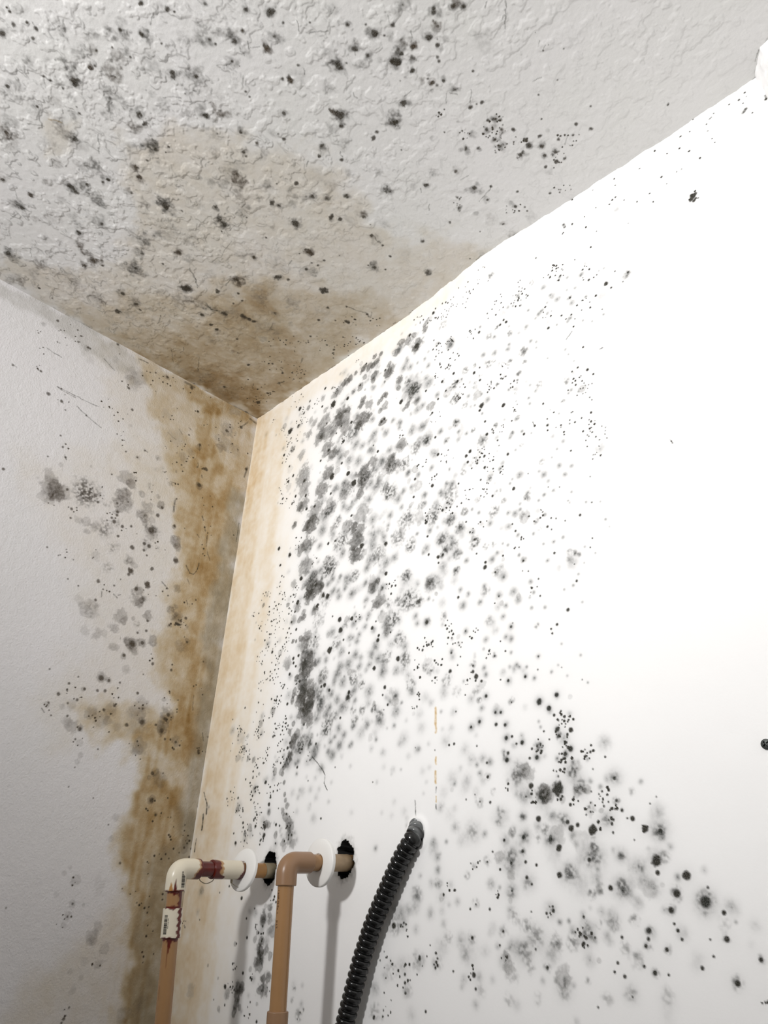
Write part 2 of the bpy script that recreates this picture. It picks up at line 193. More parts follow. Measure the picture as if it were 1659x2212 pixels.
h 6129 6471 225 42;h 6356 6517 191 42;h 6335 6620 325 42;h 6107 6632 417 42;h 6153 6308 228 42;h 5761 6181 180 42;h 5109 5431 681 18;h 5278 6172 474 20;
h 5260 6098 318 42;h 5493 5897 379 42;h 4940 6671 472 20;h 5137 6584 682 20;h 5567 6739 526 25;h 5461 7288 650 18;h 5261 7024 443 15;h 5176 7151 737 15;
h 5714 7415 489 28;h 5556 7409 553 20;h 5821 7463 401 42;h 6674 7529 264 42;h 6853 7583 280 42;h 6006 7380 290 42;h 6529 7490 269 15;h 5451 6508 211 42;
h 6464 5851 229 42;h 6643 5892 223 42;h 6824 6362 157 42;h 7043 6533 151 42;h 6764 6583 155 42;h 7099 6833 121 42;h 7118 5961 158 42;h 5123 7016 300 12;
h 4752 7198 307 42;h 6477 7132 178 42;h 6494 7192 177 42;h 7018 7581 183 42;h 6309 6951 343 10;h 5103 6805 214 42;h 5870 5877 608 14;k 4907 5933 668 1200;
k 5242 5763 1146 1000;k 5242 5966 967 800;k 5061 6182 807 800;k 5368 6051 790 600;k 5596 5964 932 700;k 6748 7116 741 900;k 6767 7210 732 1000;
k 6783 7335 843 1400;k 6776 7422 478 1000;k 6465 7415 621 900;k 4726 6327 495 700;k 4732 6525 325 500;k 6681 7276 613 900;k 6492 5654 724 600;
k 5825 6263 592 500;k 5554 6501 896 600;k 6853 7144 608 500;k 7008 7558 458 700;k 6724 7568 356 800;k 4702 6165 335 500;k 4990 6392 640 600;d 1736 7274 255 92;
d 1877 7587 246 92;d 1839 7984 313 92;d 2438 7145 169 92;d 1298 7791 179 92;d 1091 7434 160 92;d 2121 8100 140 92;d 1172 8049 203 92;d 866 6504 115 80;
d 1452 7434 155 92;d 1580 7744 175 92;d 3979 7494 81 80;d 2705 7351 93 80;d 3243 7235 89 80;d 1769 8051 145 92;d 1616 7853 173 92;d 1098 7919 129 92;
d 1489 8758 212 92;d 936 8685 99 80;d 1388 8032 125 92;d 2089 7865 190 92;d 2173 7882 141 92;d 2107 7656 96 80;d 2035 7415 123 92;d 3040 7849 130 92;
d 1830 7876 218 92;d 2094 6871 127 92;d 2034 6716 103 80;d 5008 7238 75 80;b 2106 7989 329 50;b 1917 7149 455 45;b 2136 7106 398 50;b 2081 7157 449 40;
b 2120 7199 297 45;b 2173 7317 293 50;b 2218 7487 289 55;b 2247 7562 287 45;b 2291 7638 473 42;b 2210 7703 427 40;b 2285 7780 516 40;b 2359 7855 602 40;
b 2432 7929 595 35;b 2419 8032 773 32;b 2493 8121 583 30;b 1924 7863 530 40;b 1830 7876 340 50;b 1483 7873 451 35;b 1378 7931 352 40;b 1361 6920 377 45;
b 1218 6883 383 35;b 1110 7604 369 40;b 1185 8059 254 40;b 2279 8094 459 30;b 1892 7698 342 30;b 2242 6985 646 50;b 2178 7073 497 45;b 2278 6817 602 50;
b 1546 7139 209 40;b 1134 6541 281 20;b 1084 6722 335 35;g 2464 6803 889 40;g 2653 6828 824 45;g 3022 6691 946 45;g 2967 6720 807 40;g 2413 6873 740 35;
g 2380 7892 553 40;h 2227 7079 742 42;h 2511 6904 635 42;h 2764 6974 712 42;h 2972 7217 458 42;h 2439 7233 288 42;h 3563 6733 493 42;h 3506 6995 354 42;
h 4326 7383 396 15;h 4166 7332 363 12;h 3545 7255 303 15;h 2857 7331 367 18;h 3195 7417 309 15;h 2906 7582 449 16;h 2600 7485 604 16;h 2778 7693 450 14;
h 2520 7549 420 16;h 2884 7838 573 18;h 2774 7465 504 15;h 2950 7481 405 12;h 3168 7655 305 18;h 4082 8249 341 40;h 4054 7501 282 15;h 4923 7424 333 12;
h 4813 7451 486 10;h 4883 7583 257 15;h 4842 7701 255 12;h 2518 7726 460 12;h 4585 7953 294 12;h 4369 7753 382 10;h 4331 7905 379 10;h 4536 7874 483 10;
h 3613 7823 411 10;h 4163 7862 310 10;h 5002 8225 446 42;h 5066 8382 403 42;h 5068 8506 398 42;h 5089 8641 425 42;h 4744 8745 573 30;h 4978 8633 431 20;
h 1488 7347 518 42;h 1889 7680 343 42;h 1380 7940 302 42;h 2386 7097 341 42;h 2285 8630 220 42;k 884 6421 868 300;k 1926 7025 1275 1000;k 1070 6741 1117 600;
k 1342 7157 1594 900;k 1457 7363 1298 800;k 1640 7587 1510 800;k 1196 7591 1308 600;k 1596 7696 1254 800;k 1728 7851 1472 1000;k 1406 7905 1257 800;
k 1401 8033 998 500;k 1773 8069 722 600;k 2011 6583 1564 1200;k 2021 7358 989 700;k 1870 7419 1247 800;k 2383 7822 1158 800;k 2392 8048 910 800;
k 2511 6904 976 600;k 2683 7038 714 400;k 939 7415 1622 400;l 2744 7045 43 80 2909 7174;l 2909 7174 42 80 3005 7248;l 3005 7248 42 80 3050 7315;
l 3050 7315 41 80 3047 7420;l 3047 7420 41 80 3123 7514;d 6659 7818 584 92;d 7617 8498 430 92;d 7008 8220 429 92;d 6340 7759 275 92;d 6779 8188 291 92;
d 6628 8355 292 92;d 6745 8132 182 92;d 6408 8079 250 92;d 7543 8236 273 92;d 7144 8705 225 92;d 6616 8588 258 92;d 6237 8602 157 92;d 6293 8662 113 92;
d 6522 8886 160 92;d 7431 8147 191 92;d 7612 8593 177 92;d 6230 8465 145 92;d 5976 8255 137 92;d 5808 7877 129 92;d 5752 8448 92 92;d 5914 8523 120 92;
d 6790 7978 141 92;d 6854 8164 192 92;d 5783 7616 149 92;d 6358 8495 128 92;d 6054 8470 118 92;d 6218 8237 178 92;d 6200 8366 147 92;d 6539 8277 170 92;
d 7289 7981 119 92;d 7335 8069 130 92;d 7205 7985 80 92;d 7153 8019 94 92;d 7006 8059 95 92;d 7290 7784 135 92;d 7685 8264 170 92;d 7426 8325 63 92;
d 5771 8878 118 92;d 5519 8877 106 92;d 5593 8835 76 92;d 6051 8717 72 92;d 5670 7858 82 92;d 5476 7821 84 92;d 5602 7782 67 80;d 6272 7859 92 92;
d 7112 7910 68 92;d 7032 7878 69 92;d 7111 7952 54 80;d 7148 7888 95 92;d 7238 8143 105 92;d 7075 8163 67 92;d 7222 8252 104 92;d 6673 7703 88 92;
d 6950 8470 158 92;d 6273 8898 69 92;d 5883 8743 88 92;d 7380 8140 77 92;d 7686 7982 63 92;d 7618 8035 63 92;d 7216 7581 97 92;d 7072 7677 70 92;
d 5824 8355 92 92;d 6702 7488 75 92;d 6656 7652 74 92;d 7266 8052 92 92;b 6482 7855 654 62;b 6473 7867 505 40;b 6691 7918 317 25;b 6854 8299 814 12;
g 6473 7861 684 60;g 6913 7841 620 60;g 6842 7665 579 60;g 6194 7609 820 42;g 6151 7576 350 40;g 6173 7663 692 30;g 6691 8110 536 50;g 6729 8581 696 50;
g 7250 8716 590 55;g 7255 8671 419 50;g 7034 8707 431 50;g 6943 8752 460 50;g 7282 8447 378 55;g 7441 8548 438 55;g 7014 8348 502 50;g 6957 8470 525 50;
g 7024 8460 443 40;g 6542 8271 453 55;g 6500 8193 545 42;g 6224 8238 473 55;g 6076 8188 424 45;g 6055 8451 711 38;g 6066 8401 594 35;g 5938 7992 408 40;
g 5893 8084 407 30;g 6219 8052 362 50;g 7162 8135 450 42;g 7005 8001 384 40;g 7681 8267 558 50;g 7688 8473 474 40;g 7291 7777 459 35;g 6248 8643 510 28;
g 6043 8720 433 40;g 7289 7981 344 40;g 7454 7916 364 25;g 6397 8250 434 28;g 5593 8829 454 30;g 5783 7616 430 40;g 6040 7399 393 30;g 5565 8152 646 22;
g 7335 8069 208 45;g 6707 7323 274 40;g 5483 8571 377 35;g 5578 8475 313 30;g 5754 8441 431 30;g 5848 7771 324 35;g 5666 7854 591 22;g 6197 8368 381 40;
h 6046 7472 422 42;h 6659 7818 642 25;h 6469 7920 740 20;h 6914 7829 846 25;h 6841 7678 867 25;h 6185 7608 1262 20;h 6691 8116 847 20;h 7258 8705 934 25;
h 7441 8542 731 30;h 7282 8447 630 28;h 7003 8448 1178 25;h 6721 8581 1073 20;h 6847 8688 912 15;h 7679 8261 850 30;h 7169 8136 740 25;h 7298 7777 755 20;
h 6230 8229 740 30;h 6056 8439 1334 25;h 6542 8271 793 30;h 6051 8714 722 25;h 6248 8643 851 15;h 5940 8040 937 20;h 6214 8045 543 25;h 7035 7783 251 42;
h 7135 7843 246 42;h 7555 7840 259 42;h 5395 7486 350 15;h 5673 7568 336 42;h 5282 7579 773 14;h 5312 7642 313 42;h 5495 7608 684 12;h 6147 7825 404 16;
h 5454 7706 681 10;h 5565 8152 1131 14;h 5724 8182 348 42;h 5409 8226 654 12;h 5348 8809 375 22;h 5233 8835 284 16;h 5137 8900 381 15;h 6496 8882 670 22;
h 6026 8884 427 25;h 6547 8419 837 8;h 5231 7963 683 8;h 5312 7897 409 10;h 5147 7723 599 10;h 7204 8398 230 20;h 7554 8401 219 15;h 6840 8914 306 25;
h 7137 8912 489 15;h 7629 8878 274 20;h 5191 8230 235 42;h 5636 7476 272 42;h 5710 7644 499 15;h 6170 7718 782 12;h 7365 8662 486 12;h 7575 8719 352 10;
k 6764 7536 888 1200;k 6455 7373 624 900;k 6689 7649 739 800;k 6356 7844 1058 1000;k 7149 7913 814 900;k 7251 8057 659 800;k 7001 8038 819 600;
k 6683 7924 576 800;k 6840 7950 563 600;k 7225 8151 393 600;k 7060 8189 534 600;k 5233 8718 958 800;k 5615 8463 937 600;k 5860 8761 589 400;k 6025 7745 476 400;
k 7523 8229 499 500;k 7042 7476 862 600;k 6449 8894 808 400;d 4430 9042 263 92;d 7999 8817 374 92;d 7761 8754 273 92;d 7693 8879 214 92;d 8128 9079 195 92;
d 8159 9372 204 92;d 8138 8894 163 92;d 7870 8624 312 92;d 5556 9447 221 92;d 4824 9340 163 92;d 5578 9562 121 92;d 4617 9489 137 92;d 4621 9564 136 92;
d 4631 9654 135 92;d 6423 9347 133 92;d 6824 9145 150 92;d 7211 9087 122 92;d 7149 9280 121 92;d 7895 9285 144 92;d 7612 9167 152 92;d 7483 9337 171 92;
d 7203 9377 138 92;d 7392 9295 116 92;d 7111 9348 100 92;d 7470 9032 197 92;d 7729 9027 133 92;d 7755 9090 113 92;d 7457 9094 137 92;d 7428 9147 137 92;
d 8368 9209 151 92;d 5932 9067 122 92;d 8001 9201 89 92;d 8037 8713 94 92;d 6922 9614 80 92;d 4583 9013 115 92;d 5290 9429 102 92;d 5080 9393 105 92;
d 6844 8936 109 92;d 7705 8979 96 92;d 5540 9131 152 92;d 5884 9187 97 92;d 7993 9084 72 92;d 7602 9345 93 92;d 4173 9907 139 92;d 4923 9793 129 92;
d 6784 9090 87 92;d 6946 9097 85 92;d 6303 9206 91 92;d 7258 9518 58 92;d 4176 9896 140 92;d 4824 9322 136 92;g 7999 8817 710 55;g 7761 8754 546 55;
g 7693 8879 427 50;g 8128 9079 319 50;g 8160 9369 443 45;g 7470 9032 355 50;g 7352 8962 445 42;g 7143 8974 583 25;g 6713 9131 609 38;g 6519 9146 670 38;
g 6858 9043 646 35;g 7235 9171 483 30;g 7439 9147 391 38;g 7619 9158 342 38;g 7239 9499 503 25;g 7020 9539 518 22;g 6593 9495 724 25;g 6310 9093 785 28;
g 6205 9015 661 28;g 6207 9222 785 28;g 6426 9347 398 35;g 6240 9356 454 25;g 5967 9260 522 25;g 6016 9433 603 22;g 5540 9131 508 32;g 4773 9346 821 25;
g 4437 9042 994 25;g 7571 9486 553 20;g 4770 8716 753 25;g 6068 8946 629 22;g 8368 9209 336 35;g 8124 8970 504 15;g 6844 9427 331 30;g 6291 9586 484 20;
g 5979 9625 548 18;g 5206 9149 687 20;g 5932 9060 487 25;g 6998 8994 297 30;g 6926 9098 339 35;g 7483 9337 342 40;g 7347 9254 666 22;g 4191 9852 671 25;
g 5085 8628 507 25;g 4662 9629 648 22;g 5077 9376 631 22;g 4405 9471 847 15;g 5637 9570 577 15;h 6585 8981 270 42;h 6684 8970 200 42;h 4542 8926 759 25;
h 4428 8879 712 20;h 4969 8923 500 20;h 5156 9010 377 18;h 4764 9071 449 20;h 5141 9226 899 12;h 5492 9256 1010 12;h 5705 9239 591 10;h 5427 9493 448 20;
h 5625 9463 438 20;h 5786 9474 333 15;h 4565 9420 835 15;h 6060 9657 450 15;h 6028 9179 475 20;h 5936 9320 616 20;h 6366 9453 309 18;h 6694 9471 252 20;
h 6165 9233 1160 12;h 6335 9131 1146 12;h 5576 9691 383 20;h 4721 9833 631 12;h 8367 8983 449 12;h 7131 8974 751 12;h 8001 8826 933 22;h 7250 9498 657 12;
h 6594 9486 937 12;h 8222 8960 142 42;h 7788 8633 276 42;h 6486 9241 666 12;h 5903 8685 203 42;h 6855 9081 944 14;h 7878 9208 545 8;h 7847 9275 543 7;
h 7564 9536 734 8;h 8314 9113 343 5;h 4842 9365 542 20;h 5769 9084 347 12;h 7547 9649 544 5;k 4604 9505 1925 800;k 4382 9384 1712 600;k 4976 9317 1606 600;
k 4620 9039 1145 600;k 5938 9281 476 700;k 5550 9437 739 400;k 6853 9099 857 600;k 8350 9482 325 400;k 4333 9778 1108 600;k 6807 9063 649 600;d 1717 9219 187 92;
d 1717 9618 182 92;d 1352 9787 265 92;d 1529 9777 118 92;d 1396 9986 130 92;d 2115 10106 168 92;d 1155 8607 147 92;d 518 9026 91 80;d 2031 9084 131 92;
d 1494 9296 122 92;d 1813 8880 109 92;d 1886 9661 127 92;d 2263 8807 131 92;d 2151 8665 107 92;d 1654 8999 137 92;d 1533 9577 119 92;d 1943 9917 99 92;
d 1842 10064 74 80;d 1963 10051 86 80;d 1129 9945 80 80;b 2032 8981 660 50;b 2156 8874 447 50;b 2022 9019 593 45;b 2154 8961 470 40;b 2240 9129 640 42;
b 2034 9255 582 50;b 2035 9348 706 55;b 2033 9422 638 55;b 2051 9513 696 50;b 1971 9471 435 40;b 2162 9363 570 40;b 2257 9396 425 40;b 2151 9652 496 60;
b 2271 9646 466 50;b 2122 9769 616 50;b 2227 9772 549 45;b 1638 9780 517 55;b 1727 9765 436 50;b 1641 9870 577 55;b 1644 9960 509 50;b 1629 10050 456 50;
b 1715 9793 384 50;b 1433 9865 524 28;b 1725 9990 303 40;b 1466 9299 272 30;b 1940 9154 315 35;b 1902 9231 315 35;b 459 8640 468 22;b 553 9882 710 14;
b 888 9568 197 30;b 1268 10041 315 30;b 2183 9017 519 30;b 1865 9567 257 30;b 1168 9703 163 30;l 2005 9331 90 80 2054 9440;l 2054 9440 51 80 2105 9515;
k 1468 9776 657 1000;k 1513 9805 522 800;k 1523 9536 665 600;k 1919 9646 635 700;k 1897 10030 741 700;k 1887 9079 664 700;k 129 9105 622 800;k 2193 8787 527 600;
k 2006 9209 780 900;g 2160 9773 491 50;g 2261 9816 282 35;g 2782 9716 347 40;g 2770 9835 306 30;g 2982 9919 223 50;d 2935 9949 89 92;d 2316 9778 72 80;
d 2263 9742 73 80;g 2908 9976 558 30;h 2942 9864 337 20;h 2935 9685 304 15;d 2894 10018 74 80;d 954 6077 141 92;d 1309 6054 137 92;d 1023 6763 134 92;
d 1573 7973 89 80;d 647 6213 107 80;d 896 6392 122 80;d 1000 6691 118 80;b 954 6544 856 12;b 1710 6252 426 40;b 1443 6386 432 30;b 1608 7860 238 40;
b 1862 7854 523 45;k 1340 6509 998 800;k 1239 6830 821 700;k 1568 7386 924 700;k 1112 7579 791 600;k 1564 7747 752 600;k 1604 6970 947 600;k 997 6726 675 500;
ln 5014 6752 129 80 5025 7037;ln 5029 7323 92 80 5030 7395;ln 5024 7487 121 80 5026 7599;l 5034 7650 60 80 5035 7710;ln 5035 7749 59 80 5036 7809;
l 5036 7838 59 80 5037 7887;d 9114 1261 326 92;d 9087 1287 261 92;d 9142 1236 260 92;d 9115 1328 194 92;d 9104 1219 196 92;d 9141 1310 162 92;
k 9114 1261 912 1600;l 9878 433 161 80 9911 406;l 7381 347 165 80 7399 409;d 9874 184 131 92;d 9761 152 106 92;l 9506 175 68 80 9531 172;d 8178 464 121 92;
d 8356 4460 76 92;l 8344 4436 54 80 8367 4489;d 9458 354 81 80;d 8851 786 69 80;d 10139 458 156 92;l 10141 397 94 80 10138 466;l 114 7271 97 80 254 7440;
l 254 7440 142 80 286 7596;l 197 7604 141 80 223 7824;l 103 7941 93 80 106 8123;l -43 7103 99 80 -56 7242;k 1063 475 5268 1000;k 8227 516 9031 800;
k 9590 271 5366 500;k 1460 5210 3948 1400;k 1499 6315 3675 1200;k 957 6586 2833 600;h 9190 1604 1006 6;l 4704 7772 34 80 4715 7883;l 4715 7883 33 80 4755 7985;
l 4829 8058 32 80 4887 8128;'''
